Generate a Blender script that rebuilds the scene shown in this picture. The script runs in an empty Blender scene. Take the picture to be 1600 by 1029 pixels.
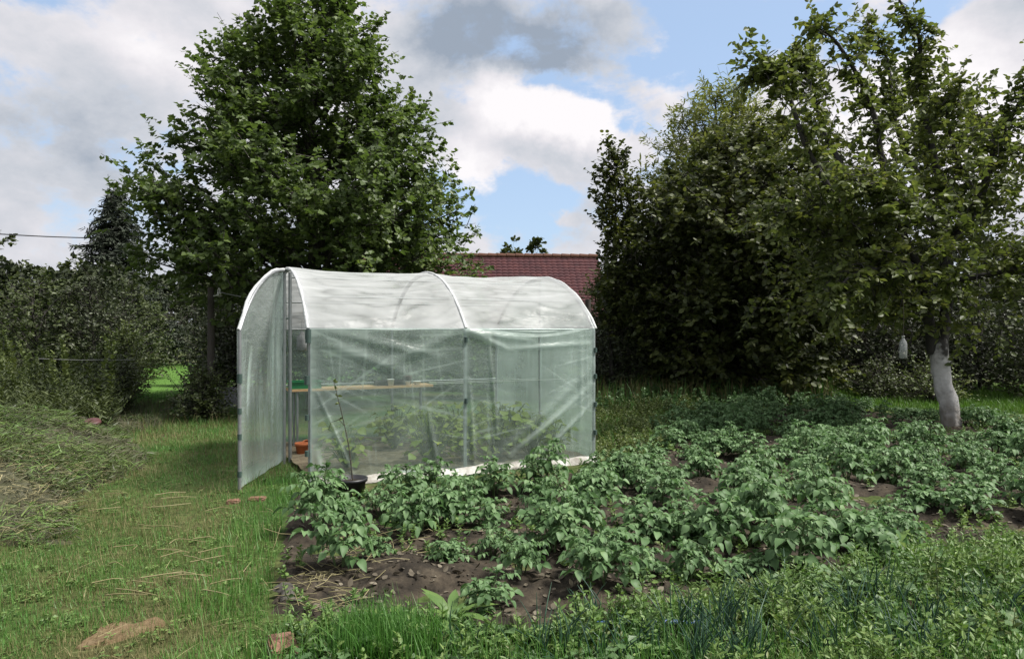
import bpy, math
import numpy as np
from mathutils import Vector

rng = np.random.default_rng(11)
scene = bpy.context.scene
COL = scene.collection
H = 1.4            # eye height
FPX = 1112.0       # focal length in photo pixels
PI = math.pi


def at(px, py, Y):
    return np.array([(px - 800) / FPX * Y, Y, H - (py - 514.5) / FPX * Y])


def gnd(px, py):
    Y = H * FPX / (py - 514.5)
    return np.array([(px - 800) / FPX * Y, Y, 0.0])


# ------------------------------------------------------------------ mesh helpers
class MB:
    def __init__(self):
        self.V, self.F, self.M, self.n = [], [], [], 0

    def add(self, V, F, mat=0):
        V = np.asarray(V, float).reshape(-1, 3)
        F = np.asarray(F, int)
        if len(F) == 0:
            return
        self.V.append(V)
        self.F.append(F + self.n)
        self.M.append(np.full(len(F), mat))
        self.n += len(V)

    def mesh(self, name, mats, smooth=True):
        me = bpy.data.meshes.new(name)
        V = np.concatenate(self.V)
        me.vertices.add(len(V))
        me.vertices.foreach_set('co', V.ravel().astype(np.float32))
        loops = np.concatenate([f.ravel() for f in self.F])
        sizes = np.concatenate([np.full(len(f), f.shape[1]) for f in self.F])
        starts = np.concatenate([[0], np.cumsum(sizes)[:-1]])
        me.loops.add(len(loops))
        me.loops.foreach_set('vertex_index', loops.astype(np.int32))
        me.polygons.add(len(sizes))
        me.polygons.foreach_set('loop_start', starts.astype(np.int32))
        me.polygons.foreach_set('material_index', np.concatenate(self.M).astype(np.int32))
        me.polygons.foreach_set('use_smooth', np.full(len(sizes), smooth))
        for m in (mats if isinstance(mats, (list, tuple)) else [mats]):
            me.materials.append(m)
        me.update(calc_edges=True)
        return me

    def obj(self, name, mats, parent=None, smooth=True):
        o = bpy.data.objects.new(name, self.mesh(name, mats, smooth))
        COL.objects.link(o)
        if parent is not None:
            o.parent = parent
        return o

    # shapes ---------------------------------------------------------
    def tube(self, pts, rad, n=6, mat=0, cap=True):
        pts = np.asarray(pts, float)
        k = len(pts)
        rad = np.full(k, rad) if np.isscalar(rad) else np.asarray(rad, float)
        T = np.gradient(pts, axis=0)
        T /= np.linalg.norm(T, axis=1)[:, None] + 1e-12
        ref = np.array([0, 0, 1.]) if abs(T[0, 2]) < 0.9 else np.array([1., 0, 0])
        A = np.cross(T[0], ref)
        A /= np.linalg.norm(A)
        ang = np.arange(n) * 2 * PI / n
        out = []
        for i in range(k):
            A = A - T[i] * A.dot(T[i])
            A /= np.linalg.norm(A) + 1e-12
            B = np.cross(T[i], A)
            out.append(pts[i] + rad[i] * (np.cos(ang)[:, None] * A + np.sin(ang)[:, None] * B))
        V = np.concatenate(out)
        i0 = np.arange(n)
        i1 = (i0 + 1) % n
        F = np.concatenate([np.stack([j * n + i0, j * n + i1, (j + 1) * n + i1, (j + 1) * n + i0], 1) for j in range(k - 1)])
        self.add(V, F, mat)
        if cap:
            self.add(out[0], [list(range(n))[::-1]], mat)
            self.add(out[-1], [list(range(n))], mat)

    def box(self, c, s, R=None, mat=0, bev=0.0):
        c, s = np.asarray(c, float), np.asarray(s, float) / 2
        V = np.array([[x, y, z] for x in (-1, 1) for y in (-1, 1) for z in (-1, 1)], float) * s
        F = [[0, 1, 3, 2], [4, 6, 7, 5], [0, 4, 5, 1], [2, 3, 7, 6], [0, 2, 6, 4], [1, 5, 7, 3]]
        if R is not None:
            V = V @ np.asarray(R).T
        self.add(V + c, F, mat)

    def lathe(self, prof, c, n=20, mat=0, tilt=None):
        prof = np.asarray(prof, float)
        a = np.arange(n) * 2 * PI / n
        V = np.stack([np.outer(prof[:, 0], np.cos(a)), np.outer(prof[:, 0], np.sin(a)), np.repeat(prof[:, 1][:, None], n, 1)], 2).reshape(-1, 3)
        if tilt is not None:
            V = V @ np.asarray(tilt).T
        i0 = np.arange(n)
        i1 = (i0 + 1) % n
        F = np.concatenate([np.stack([j * n + i0, j * n + i1, (j + 1) * n + i1, (j + 1) * n + i0], 1) for j in range(len(prof) - 1)])
        self.add(V + np.asarray(c), F, mat)

    def inst(self, tmpl, pos, fwd, nrm, size, mat=0):
        """many copies of a leaf-like template: y along fwd, z along nrm"""
        tv, tfs = tmpl
        tv = np.asarray(tv, float)
        f = fwd / (np.linalg.norm(fwd, axis=1)[:, None] + 1e-9)
        s = np.cross(f, nrm)
        s /= np.linalg.norm(s, axis=1)[:, None] + 1e-9
        n = np.cross(s, f)
        size = np.broadcast_to(np.asarray(size, float), (len(pos),))
        V = tv[None, :, 0, None] * s[:, None] + tv[None, :, 1, None] * f[:, None] + tv[None, :, 2, None] * n[:, None]
        V = V * size[:, None, None] + pos[:, None]
        k = len(tv)
        off = (np.arange(len(pos)) * k)[:, None, None]
        base = self.n
        self.V.append(V.reshape(-1, 3))
        self.n += len(pos) * k
        for tf in tfs:
            tf = np.asarray(tf)
            Fa = (tf[None] + off).reshape(-1, tf.shape[1]) + base
            self.F.append(Fa)
            self.M.append(np.full(len(Fa), mat))


def lin(p, q, n):
    t = np.linspace(0, 1, n)[:, None]
    return np.asarray(p, float) * (1 - t) + np.asarray(q, float) * t


def spline(ctrl, n):
    """Catmull-Rom through the control points"""
    P = np.asarray(ctrl, float)
    P = np.concatenate([[2 * P[0] - P[1]], P, [2 * P[-1] - P[-2]]])
    m = len(P) - 3
    out = []
    for t in np.linspace(0, m - 1e-6, n):
        i = int(t)
        u = t - i
        a, b, c, d = P[i:i + 4]
        out.append(0.5 * (2 * b + (c - a) * u + (2 * a - 5 * b + 4 * c - d) * u * u + (-a + 3 * b - 3 * c + d) * u ** 3))
    return np.array(out)


def unit(v):
    return v / (np.linalg.norm(v, axis=-1, keepdims=True) + 1e-9)


_lat = np.random.default_rng(5).random((64, 64))


def vnoise(x, y, s):
    x, y = np.asarray(x) / s, np.asarray(y) / s
    xi, yi = np.floor(x).astype(int), np.floor(y).astype(int)
    fx, fy = x - xi, y - yi
    fx, fy = fx * fx * (3 - 2 * fx), fy * fy * (3 - 2 * fy)
    g = lambda a, b: _lat[a % 64, b % 64]
    return (g(xi, yi) * (1 - fx) + g(xi + 1, yi) * fx) * (1 - fy) + (g(xi, yi + 1) * (1 - fx) + g(xi + 1, yi + 1) * fx) * fy


def fbm(x, y, s, o=3):
    r, a, t = 0, 1, 0
    for i in range(o):
        r = r + a * vnoise(np.asarray(x) + 17 * i, np.asarray(y) + 31 * i, s / 2 ** i)
        t += a
        a *= .5
    return r / t


def inpoly(x, y, poly):
    x, y = np.asarray(x), np.asarray(y)
    r = np.zeros(x.shape, bool)
    n = len(poly)
    for i in range(n):
        x0, y0 = poly[i][:2]
        x1, y1 = poly[(i + 1) % n][:2]
        c = ((y0 > y) != (y1 > y)) & (x < (x1 - x0) * (y - y0) / (y1 - y0 + 1e-12) + x0)
        r ^= c
    return r


def polydist(x, y, poly):
    d = np.full(np.asarray(x).shape, 1e9)
    n = len(poly)
    for i in range(n):
        a, b = np.array(poly[i][:2]), np.array(poly[(i + 1) % n][:2])
        e = b - a
        t = np.clip(((x - a[0]) * e[0] + (y - a[1]) * e[1]) / (e @ e), 0, 1)
        d = np.minimum(d, np.hypot(x - a[0] - t * e[0], y - a[1] - t * e[1]))
    return np.where(inpoly(x, y, poly), d, -d)


def ground_z(x, y):
    near = np.clip(1 - (np.asarray(y) - 20) / 20, 0, 1)
    return (0.05 * (fbm(x, y, 1.3, 3) - .5) + 0.02 * (vnoise(x, y, .25) - .5)) * near


def thing(name, label, cat, loc=(0, 0, 0), group=None):
    o = bpy.data.objects.new(name, None)
    o.empty_display_size = .1
    COL.objects.link(o)
    o.location = loc
    tag(o, label, cat, group)
    return o


def tag(o, label=None, cat=None, group=None, kind=None):
    if label:
        o['label'] = label
    if cat:
        o['category'] = cat
    if group:
        o['group'] = group
    if kind:
        o['kind'] = kind
    return o


def copy_thing(root, loc, rz, scale, label, group):
    r = root.copy()
    COL.objects.link(r)
    r.location, r.rotation_euler, r.scale = loc, (0, 0, rz), (scale, scale, scale)
    r['label'] = label
    r['group'] = group
    for ch in list(root.children):
        c = ch.copy()
        COL.objects.link(c)
        c.parent = r
    return r


# ------------------------------------------------------------------ materials
def newmat(name):
    m = bpy.data.materials.new(name)
    m.use_nodes = True
    nt = m.node_tree
    nt.nodes.clear()
    out = nt.nodes.new('ShaderNodeOutputMaterial')
    return m, nt, out


def N(nt, typ, **kw):
    n = nt.nodes.new(typ)
    for k, v in kw.items():
        if k in n.inputs:
            n.inputs[k].default_value = v
        else:
            setattr(n, k, v)
    return n


def ramp(nt, fac, cols, interp='LINEAR'):
    r = nt.nodes.new('ShaderNodeValToRGB')
    r.color_ramp.interpolation = interp
    e = r.color_ramp.elements
    while len(e) < len(cols):
        e.new(.5)
    for i, (p, c) in enumerate(cols):
        e[i].position = p
        e[i].color = (*c, 1)
    nt.links.new(fac, r.inputs[0])
    return r.outputs[0]


def leafmat(name, cols, rough=.5, transl=.3, spec=.35, back=None, nscale=1.5):
    """cols: darker .. lighter leaf colours, chosen per leaf and by a slow patch noise"""
    m, nt, out = newmat(name)
    L = nt.links
    geo = N(nt, 'ShaderNodeNewGeometry')
    tc = N(nt, 'ShaderNodeTexCoord')
    no = N(nt, 'ShaderNodeTexNoise', Scale=nscale, Detail=2.0)
    L.new(tc.outputs['Object'], no.inputs['Vector'])
    mix = N(nt, 'ShaderNodeMath', operation='MULTIPLY_ADD')
    L.new(geo.outputs['Random Per Island'], mix.inputs[0])
    mix.inputs[1].default_value = .55
    sub = N(nt, 'ShaderNodeMath', operation='MULTIPLY_ADD')
    L.new(no.outputs[0], sub.inputs[0])
    sub.inputs[1].default_value = 1.1
    sub.inputs[2].default_value = -.33
    L.new(sub.outputs[0], mix.inputs[2])
    col = ramp(nt, mix.outputs[0], [(i / max(1, len(cols) - 1), c) for i, c in enumerate(cols)])
    p = N(nt, 'ShaderNodeBsdfPrincipled', Roughness=rough)
    p.inputs['Specular IOR Level'].default_value = spec
    L.new(col, p.inputs['Base Color'])
    if transl > 0:
        t = N(nt, 'ShaderNodeBsdfTranslucent')
        hs = N(nt, 'ShaderNodeHueSaturation', Saturation=1.15, Value=1.3)
        L.new(col, hs.inputs['Color'])
        L.new(hs.outputs[0], t.inputs['Color'])
        mx = N(nt, 'ShaderNodeMixShader')
        mx.inputs[0].default_value = transl
        L.new(p.outputs[0], mx.inputs[1])
        L.new(t.outputs[0], mx.inputs[2])
        L.new(mx.outputs[0], out.inputs[0])
    else:
        L.new(p.outputs[0], out.inputs[0])
    return m


def noisemat(name, cols, scale=8, rough=.8, bump=.0, bscale=40, detail=6, spec=.3, stretch=None, metallic=0):
    m, nt, out = newmat(name)
    L = nt.links
    tc = N(nt, 'ShaderNodeTexCoord')
    src = tc.outputs['Object']
    if stretch:
        mp = N(nt, 'ShaderNodeMapping')
        mp.inputs['Scale'].default_value = stretch
        L.new(src, mp.inputs[0])
        src = mp.outputs[0]
    no = N(nt, 'ShaderNodeTexNoise', Scale=scale, Detail=detail, Roughness=.65)
    L.new(src, no.inputs['Vector'])
    n = len(cols)
    col = ramp(nt, no.outputs[0], [(.28 + .44 * i / max(1, n - 1), c) for i, c in enumerate(cols)])
    p = N(nt, 'ShaderNodeBsdfPrincipled', Roughness=rough, Metallic=metallic)
    p.inputs['Specular IOR Level'].default_value = spec
    L.new(col, p.inputs['Base Color'])
    if bump:
        nb = N(nt, 'ShaderNodeTexNoise', Scale=bscale, Detail=6.0)
        L.new(src, nb.inputs['Vector'])
        b = N(nt, 'ShaderNodeBump', Strength=bump, Distance=.02)
        L.new(nb.outputs[0], b.inputs['Height'])
        L.new(b.outputs[0], p.inputs['Normal'])
    L.new(p.outputs[0], out.inputs[0])
    return m


def filmmat(name, lo, hi, tint, diff=(.72, .8, .76), gloss=.10, nscale=2.2):
    """greenhouse foil: part lets light straight through, part scatters it; the fold attribute is doubled foil, on the roof also painted wrinkle shading"""
    m, nt, out = newmat(name)
    L = nt.links
    tc = N(nt, 'ShaderNodeTexCoord')
    no = N(nt, 'ShaderNodeTexNoise', Scale=nscale, Detail=4.0, Distortion=.4)
    L.new(tc.outputs['Object'], no.inputs['Vector'])
    mr = N(nt, 'ShaderNodeMapRange')
    L.new(no.outputs[0], mr.inputs[0])
    mr.inputs[1].default_value = .3
    mr.inputs[2].default_value = .72
    mr.inputs[3].default_value = lo
    mr.inputs[4].default_value = hi
    at_ = N(nt, 'ShaderNodeAttribute', attribute_name='fold')
    ad = N(nt, 'ShaderNodeMath', operation='ADD', use_clamp=True)
    L.new(mr.outputs[0], ad.inputs[0])
    L.new(at_.outputs['Fac'], ad.inputs[1])
    tr = N(nt, 'ShaderNodeBsdfTransparent')
    tr.inputs[0].default_value = (*tint, 1)
    df = N(nt, 'ShaderNodeBsdfDiffuse')
    df.inputs[0].default_value = (*diff, 1)
    tl = N(nt, 'ShaderNodeBsdfTranslucent')
    tl.inputs[0].default_value = (*diff, 1)
    s1 = N(nt, 'ShaderNodeMixShader')
    s1.inputs[0].default_value = .5
    L.new(df.outputs[0], s1.inputs[1])
    L.new(tl.outputs[0], s1.inputs[2])
    s2 = N(nt, 'ShaderNodeMixShader')
    L.new(ad.outputs[0], s2.inputs[0])
    L.new(tr.outputs[0], s2.inputs[1])
    L.new(s1.outputs[0], s2.inputs[2])
    gl = N(nt, 'ShaderNodeBsdfGlossy', Roughness=.26)
    mp = N(nt, 'ShaderNodeMapping')
    mp.inputs['Scale'].default_value = (1, 1, 2.5)
    L.new(tc.outputs['Object'], mp.inputs[0])
    nb = N(nt, 'ShaderNodeTexNoise', Scale=5.0, Detail=5.0, Distortion=.6)
    L.new(mp.outputs[0], nb.inputs['Vector'])
    b = N(nt, 'ShaderNodeBump', Strength=.3, Distance=.04)
    L.new(nb.outputs[0], b.inputs['Height'])
    for q in (gl, df, tl):
        L.new(b.outputs[0], q.inputs['Normal'])
    fr = N(nt, 'ShaderNodeFresnel', IOR=1.45)
    L.new(b.outputs[0], fr.inputs['Normal'])
    fm = N(nt, 'ShaderNodeMath', operation='MULTIPLY', use_clamp=True)
    L.new(fr.outputs[0], fm.inputs[0])
    fm.inputs[1].default_value = gloss * 10
    s3 = N(nt, 'ShaderNodeMixShader')
    L.new(fm.outputs[0], s3.inputs[0])
    L.new(s2.outputs[0], s3.inputs[1])
    L.new(gl.outputs[0], s3.inputs[2])
    L.new(s3.outputs[0], out.inputs[0])
    return m


M = {}
M['maple'] = leafmat('maple_leaf', [(.034, .054, .015), (.060, .092, .026), (.095, .138, .038), (.14, .185, .052)], transl=.38)
M['hornbeam'] = leafmat('hornbeam_leaf', [(.022, .031, .011), (.044, .058, .017), (.085, .102, .028), (.15, .165, .045)], transl=.3)
M['willow'] = leafmat('willow_leaf', [(.10, .125, .034), (.16, .185, .05), (.23, .245, .08)], transl=.3)
M['cherry'] = leafmat('cherry_leaf', [(.045, .064, .018), (.08, .105, .029), (.12, .148, .042), (.18, .19, .055)], transl=.38)
M['bush'] = leafmat('bush_leaf', [(.03, .042, .014), (.052, .07, .022), (.085, .105, .033)], transl=.25)
M['dark'] = leafmat('dark_leaf', [(.018, .024, .012), (.032, .042, .017), (.058, .072, .027)], transl=.12)
M['spruce'] = leafmat('spruce_needle', [(.016, .022, .014), (.025, .034, .02), (.036, .048, .026)], transl=.0, rough=.7)
M['yellowbush'] = leafmat('yellow_bush_leaf', [(.05, .072, .02), (.09, .12, .035), (.14, .165, .05)], transl=.25)
M['potato'] = leafmat('potato_leaf', [(.040, .086, .028), (.070, .135, .048), (.105, .185, .075), (.15, .245, .105), (.24, .30, .11)], rough=.55, transl=.28, spec=.3, nscale=3)
M['potatostem'] = noisemat('potato_stem', [(.07, .11, .04), (.10, .14, .06)], 20, .6)
M['weed'] = leafmat('weed_leaf', [(.06, .115, .030), (.09, .16, .040), (.135, .21, .055), (.20, .26, .085)], transl=.25, nscale=2.5)
M['weed2'] = leafmat('weed_leaf_blue', [(.055, .11, .04), (.085, .15, .056), (.12, .195, .075)], transl=.25)
M['chive'] = leafmat('chive_leaf', [(.022, .055, .034), (.036, .08, .05), (.058, .115, .07)], rough=.4, transl=.1, nscale=6)
M['grass'] = leafmat('grass_blade', [(.045, .125, .022), (.07, .175, .034), (.10, .215, .048), (.155, .235, .065)], transl=.25, nscale=.8)
M['lawn'] = leafmat('lawn_blade', [(.08, .16, .028), (.10, .19, .036)], transl=.25)  # green brightened to stand in for sun on the back-left lawn
M['dry'] = leafmat('dry_grass', [(.085, .085, .03), (.13, .12, .046), (.18, .16, .07), (.26, .23, .12)], transl=.15, rough=.7, nscale=1.2)
M['straw'] = leafmat('straw', [(.15, .135, .06), (.23, .205, .10), (.33, .29, .16)], transl=.1, rough=.6)
M['greyhay'] = leafmat('grey_hay', [(.036, .038, .026), (.062, .062, .04), (.10, .096, .06), (.15, .14, .085)], transl=.1, rough=.8)
M['squash'] = leafmat('squash_leaf', [(.10, .15, .025), (.18, .23, .04), (.30, .32, .07)], transl=.3)
M['litter'] = leafmat('dead_leaf', [(.05, .04, .026), (.10, .085, .06), (.2, .175, .13)], transl=.05, rough=.8)
M['bark'] = noisemat('bark', [(.022, .02, .018), (.05, .045, .04), (.085, .078, .068)], 6, .9, .6, 14, stretch=(3, 3, .6))
M['limb'] = noisemat('cherry_bark', [(.02, .019, .018), (.038, .035, .033), (.062, .058, .054)], 5, .8, .5, 12, stretch=(2, 2, .8))
M['lime'] = noisemat('limewash', [(.16, .15, .14), (.42, .41, .40), (.53, .52, .51), (.60, .59, .58)], 5, .9, .9, 16)
_nt = M['lime'].node_tree
_p = next(n for n in _nt.nodes if n.type == 'BSDF_PRINCIPLED')
_lk = _p.inputs['Base Color'].links[0].from_socket
_tc = N(_nt, 'ShaderNodeTexCoord')
_sx = N(_nt, 'ShaderNodeSeparateXYZ')
_nt.links.new(_tc.outputs['Object'], _sx.inputs[0])
_no = N(_nt, 'ShaderNodeTexNoise', Scale=9.0, Detail=5.0)
_nt.links.new(_tc.outputs['Object'], _no.inputs['Vector'])
_ad = N(_nt, 'ShaderNodeMath', operation='MULTIPLY_ADD')
_nt.links.new(_no.outputs[0], _ad.inputs[0])
_ad.inputs[1].default_value = .9
_nt.links.new(_sx.outputs['Z'], _ad.inputs[2])
_mr = N(_nt, 'ShaderNodeMapRange')
_nt.links.new(_ad.outputs[0], _mr.inputs[0])
_mr.inputs[1].default_value, _mr.inputs[2].default_value = 1.42, 1.66
_mm = N(_nt, 'ShaderNodeMixRGB')
_nt.links.new(_mr.outputs[0], _mm.inputs[0])
_nt.links.new(_lk, _mm.inputs[1])
_mm.inputs[2].default_value = (.05, .046, .043, 1)
_m2 = N(_nt, 'ShaderNodeMapRange')
_nt.links.new(_ad.outputs[0], _m2.inputs[0])
_m2.inputs[1].default_value, _m2.inputs[2].default_value, _m2.inputs[3].default_value, _m2.inputs[4].default_value = .5, .95, .75, 0
_mn = N(_nt, 'ShaderNodeMixRGB')
_nt.links.new(_m2.outputs[0], _mn.inputs[0])
_nt.links.new(_mm.outputs[0], _mn.inputs[1])
_mn.inputs[2].default_value = (.16, .135, .10, 1)
_nt.links.new(_mn.outputs[0], _p.inputs['Base Color'])
M['soil'] = noisemat('soil', [(.010, .009, .0075), (.024, .020, .015), (.048, .039, .028), (.09, .075, .053)], 7, .95, 1.0, 26, spec=.15)
M['drysoil'] = noisemat('dry_soil', [(.08, .062, .042), (.15, .12, .083), (.22, .18, .125)], 9, .95, .8, 30, spec=.15)
M['clay'] = noisemat('bare_clay', [(.085, .058, .03), (.14, .10, .056), (.18, .135, .08)], 14, .95, .7, 60, spec=.1)
M['metal'] = noisemat('galvanised', [(.22, .23, .24), (.33, .34, .345)], 15, .45, .1, metallic=.6)
M['clip'] = noisemat('clip_plastic', [(.035, .06, .052), (.06, .09, .08)], 20, .5)
M['hem'] = noisemat('white_hem', [(.34, .35, .345), (.56, .575, .57)], 16, .55, .4, 30)
M['flap'] = noisemat('dirty_foil', [(.13, .11, .085), (.30, .29, .26), (.50, .51, .49)], 5, .6, .5, 30)
M['bag'] = noisemat('grey_bag', [(.12, .12, .125), (.22, .22, .225), (.3, .3, .3)], 8, .6, .4, 30)
M['film'] = filmmat('foil_side', .12, .25, (.82, .92, .88), diff=(.70, .83, .77), gloss=.035)
M['roof'] = filmmat('foil_roof', .46, .70, (.88, .92, .9), diff=(.66, .675, .68), gloss=.012, nscale=1.6)
M['door'] = filmmat('foil_door', .30, .46, (.80, .91, .87), diff=(.70, .83, .77), gloss=.04)
M['end'] = filmmat('foil_end', .42, .58, (.82, .92, .89), diff=(.68, .80, .76), gloss=.04)
M['back'] = filmmat('foil_back', .18, .28, (.80, .90, .86), diff=(.58, .72, .66), gloss=.05)
M['wood'] = noisemat('shelf_wood', [(.42, .26, .13), (.55, .36, .2)], 6, .7, .2, stretch=(1, 12, 12))
M['oldwood'] = noisemat('old_wood', [(.035, .03, .026), (.075, .066, .056)], 8, .9, .5, 30, stretch=(3, 3, .5))
M['greyw'] = noisemat('grey_wood', [(.03, .028, .024), (.06, .055, .047), (.10, .092, .08)], 10, .9, .5, 40)
M['green_pl'] = noisemat('green_plastic', [(.012, .12, .045), (.018, .16, .06)], 12, .4, spec=.5)
M['black_pl'] = noisemat('black_plastic', [(.012, .012, .014), (.024, .024, .027)], 12, .45, spec=.5)
M['white_pl'] = noisemat('white_plastic', [(.6, .6, .58), (.72, .72, .7)], 12, .4)
M['red_pl'] = noisemat('faded_red', [(.06, .025, .025), (.09, .04, .038)], 12, .5)
M['blue_pl'] = noisemat('blue_pipe', [(.035, .085, .26), (.055, .12, .33)], 10, .35, spec=.5)
M['terra'] = noisemat('terracotta', [(.36, .10, .04), (.52, .17, .07)], 14, .8, .2)
M['brick'] = noisemat('brick_clay', [(.10, .055, .038), (.18, .095, .065), (.25, .155, .11)], 16, .95, .6, 60)
M['twig'] = noisemat('dry_twig', [(.03, .028, .02), (.06, .05, .035)], 20, .8)
M['wire'] = noisemat('wire', [(.16, .165, .165), (.24, .245, .245)], 20, .5)
M['tile'] = noisemat('roof_tile', [(.030, .011, .013), (.052, .016, .018), (.076, .025, .023)], 2.5, .85, .3, 30)
M['ridge'] = noisemat('ridge_tile', [(.07, .032, .021), (.11, .05, .03)], 5, .85, .3, 30)
M['render'] = noisemat('house_render', [(.32, .29, .25), (.42, .39, .34)], 3, .9, .2)
M['glass'] = noisemat('window_glass', [(.02, .025, .03), (.03, .035, .04)], 2, .1, spec=.6)


def groundmat():
    m, nt, out = newmat('ground_turf')
    L = nt.links
    tc = N(nt, 'ShaderNodeTexCoord')
    n1 = N(nt, 'ShaderNodeTexNoise', Scale=.9, Detail=5.0)
    n2 = N(nt, 'ShaderNodeTexNoise', Scale=22.0, Detail=6.0)
    for n in (n1, n2):
        L.new(tc.outputs['Object'], n.inputs['Vector'])
    c1 = ramp(nt, n1.outputs[0], [(.35, (.036, .078, .018)), (.5, (.062, .085, .026)), (.65, (.098, .088, .042))])
    c2 = ramp(nt, n2.outputs[0], [(.3, (.45, .45, .45)), (.7, (1.15, 1.15, 1.15))])
    mx = N(nt, 'ShaderNodeMixRGB', blend_type='MULTIPLY')
    mx.inputs[0].default_value = 1
    L.new(c1, mx.inputs[1])
    L.new(c2, mx.inputs[2])
    p = N(nt, 'ShaderNodeBsdfPrincipled', Roughness=.95)
    p.inputs['Specular IOR Level'].default_value = .1
    L.new(mx.outputs[0], p.inputs['Base Color'])
    b = N(nt, 'ShaderNodeBump', Strength=.8, Distance=.03)
    L.new(n2.outputs[0], b.inputs['Height'])
    L.new(b.outputs[0], p.inputs['Normal'])
    L.new(p.outputs[0], out.inputs[0])
    return m


M['ground'] = groundmat()

# ------------------------------------------------------------------ leaf templates (y along the leaf, z its upper side)


def half_leaf(side, fold=.12):
    """two flat halves folded along the midrib; side = [(x, y), ...] from base to tip"""
    k = len(side)
    V = [(0, 0, 0), (0, 1, 0)] + [(x, y, fold * x * 2) for x, y in side] + [(-x, y, fold * x * 2) for x, y in side]
    R = [0] + list(range(2, 2 + k)) + [1]
    Lf = [1] + list(range(1 + 2 * k, 1 + k, -1)) + [0]
    return np.array(V, float), [np.array([R]), np.array([Lf])]


T_OVATE = half_leaf([(.2, .12), (.33, .38), (.24, .7)])
T_ROUND = half_leaf([(.26, .08), (.4, .36), (.34, .66), (.16, .9)])
T_LANCE = half_leaf([(.09, .18), (.12, .5), (.07, .8)])
T_MAPLE = half_leaf([(.30, .0), (.30, .2), (.54, .38), (.34, .54), (.22, .76)], .14)
T_LANCE2 = half_leaf([(.10, .15), (.17, .42), (.12, .72)], .15)
T_NEEDLE = (np.array([[-.03, 0, 0], [.03, 0, 0], [.012, 1, -.05], [-.012, 1, -.05]]), [np.array([[0, 1, 2, 3]])])


def strip(w, n=4, bend=.5):
    V = []
    for i in range(n):
        t = i / (n - 1)
        ww = w * (1 - t ** 1.5) + .001
        y = t - bend * .25 * t * t
        z = -bend * .5 * t * t
        V += [(-ww / 2, y, z), (ww / 2, y, z)]
    F = [[2 * i, 2 * i + 1, 2 * i + 3, 2 * i + 2] for i in range(n - 1)]
    return np.array(V), [np.array(F)]


def grid_leaf(widths, fold=.25, droop=.3, wave=0.0):
    V = []
    n = len(widths)
    for i, w in enumerate(widths):
        t = i / (n - 1)
        z = -droop * t * t
        V += [(-w, t, z + fold * w + wave * math.sin(9 * t)), (0, t, z), (w, t, z + fold * w - wave * math.sin(9 * t + 1))]
    F = []
    for i in range(n - 1):
        a, b = 3 * i, 3 * (i + 1)
        F += [[a, a + 1, b + 1, b], [a + 1, a + 2, b + 2, b + 1]]
    return np.array(V), [np.array(F)]


T_POTATO = grid_leaf([.03, .25, .34, .28, .15, .004], .42, .40, .05)
T_DOCK = grid_leaf([.03, .07, .12, .14, .12, .07, .005], .35, .45, .01)
T_SQUASH = grid_leaf([.22, .46, .52, .44, .2, .02], .18, .2, .03)

# ------------------------------------------------------------------ ground, soil


def axis(parts):
    out = []
    for a, b, s in parts:
        out.append(np.arange(a, b, s))
    return np.concatenate(out + [[parts[-1][1]]])


def sheet(xs, ys, zf):
    X, Y = np.meshgrid(xs, ys, indexing='ij')
    Z = zf(X, Y)
    ny = len(ys)
    i, j = np.meshgrid(np.arange(len(xs) - 1), np.arange(ny - 1), indexing='ij')
    a = (i * ny + j).ravel()
    F = np.stack([a, a + ny, a + ny + 1, a + 1], 1)
    return np.stack([X, Y, Z], 2).reshape(-1, 3), F


xs = axis([(-600, -60, 60), (-60, -10, 2), (-10, 10, .1), (10, 60, 2), (60, 600, 60)])
ys = axis([(-60, 0, 5), (0, 16, .1), (16, 40, 1), (40, 1200, 60)])
mb = MB()
mb.add(*sheet(xs, ys, ground_z))
tag(mb.obj('ground', M['ground']), 'rough turf ground of the garden', kind='structure')

# potato bed (world outline)
BED = [gnd(455, 800), gnd(470, 775), gnd(560, 775), gnd(800, 752), gnd(935, 735), gnd(960, 690), gnd(1000, 640), gnd(1180, 628), gnd(1460, 655), gnd(1560, 665),
       gnd(1900, 690), gnd(1900, 900), gnd(1300, 1000), gnd(800, 1029), gnd(600, 1000), gnd(430, 955), gnd(440, 900)]
BED = [(p[0], p[1]) for p in BED]


def soil_z(X, Y):
    d = polydist(X, Y, BED)
    edge = np.clip(d / .25, -1, 1)
    ridges = .04 * np.sin((Y * .97 + X * .22) * 2 * PI / .72)
    lump = .10 * (fbm(X, Y, .35, 4) - .5) + .05 * (vnoise(X, Y, .09) - .5)
    return ground_z(X, Y) + np.where(edge > 0, .03 + (ridges * .6 + lump) * np.minimum(1, edge * 1.5) * .9, .08 * edge - .0)


V, F = sheet(np.arange(-2.6, 9.5, .045), np.arange(2.6, 15, .045), soil_z)
keep = polydist(V[:, 0], V[:, 1], BED) > -.3
F = F[keep[F].all(1)]
used, inv = np.unique(F.ravel(), return_inverse=True)
mb = MB()
mb.add(V[used], inv.reshape(F.shape))
tag(mb.obj('potato_bed_soil', M['soil']), 'dark crumbly soil of the potato bed', kind='structure')

# ------------------------------------------------------------------ tunnel greenhouse
A0 = np.array([-1.80, 6.34, 0.])
ANG = math.radians(26)
U = np.array([math.cos(ANG), math.sin(ANG), 0])
Wv = np.array([-math.sin(ANG), math.cos(ANG), 0])
LEN, WID, EAVE, APEX = 2.98, 2.50, 1.40, 2.02
HW = WID / 2
RISE = APEX - EAVE
RAD = (HW * HW + RISE * RISE) / (2 * RISE)


def gp(u, v, z):
    return A0 + U * u + Wv * v + np.array([0, 0, z])


def archz(v):
    return EAVE + math.sqrt(max(0, RAD * RAD - (v - HW) ** 2)) - (RAD - RISE)


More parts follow.
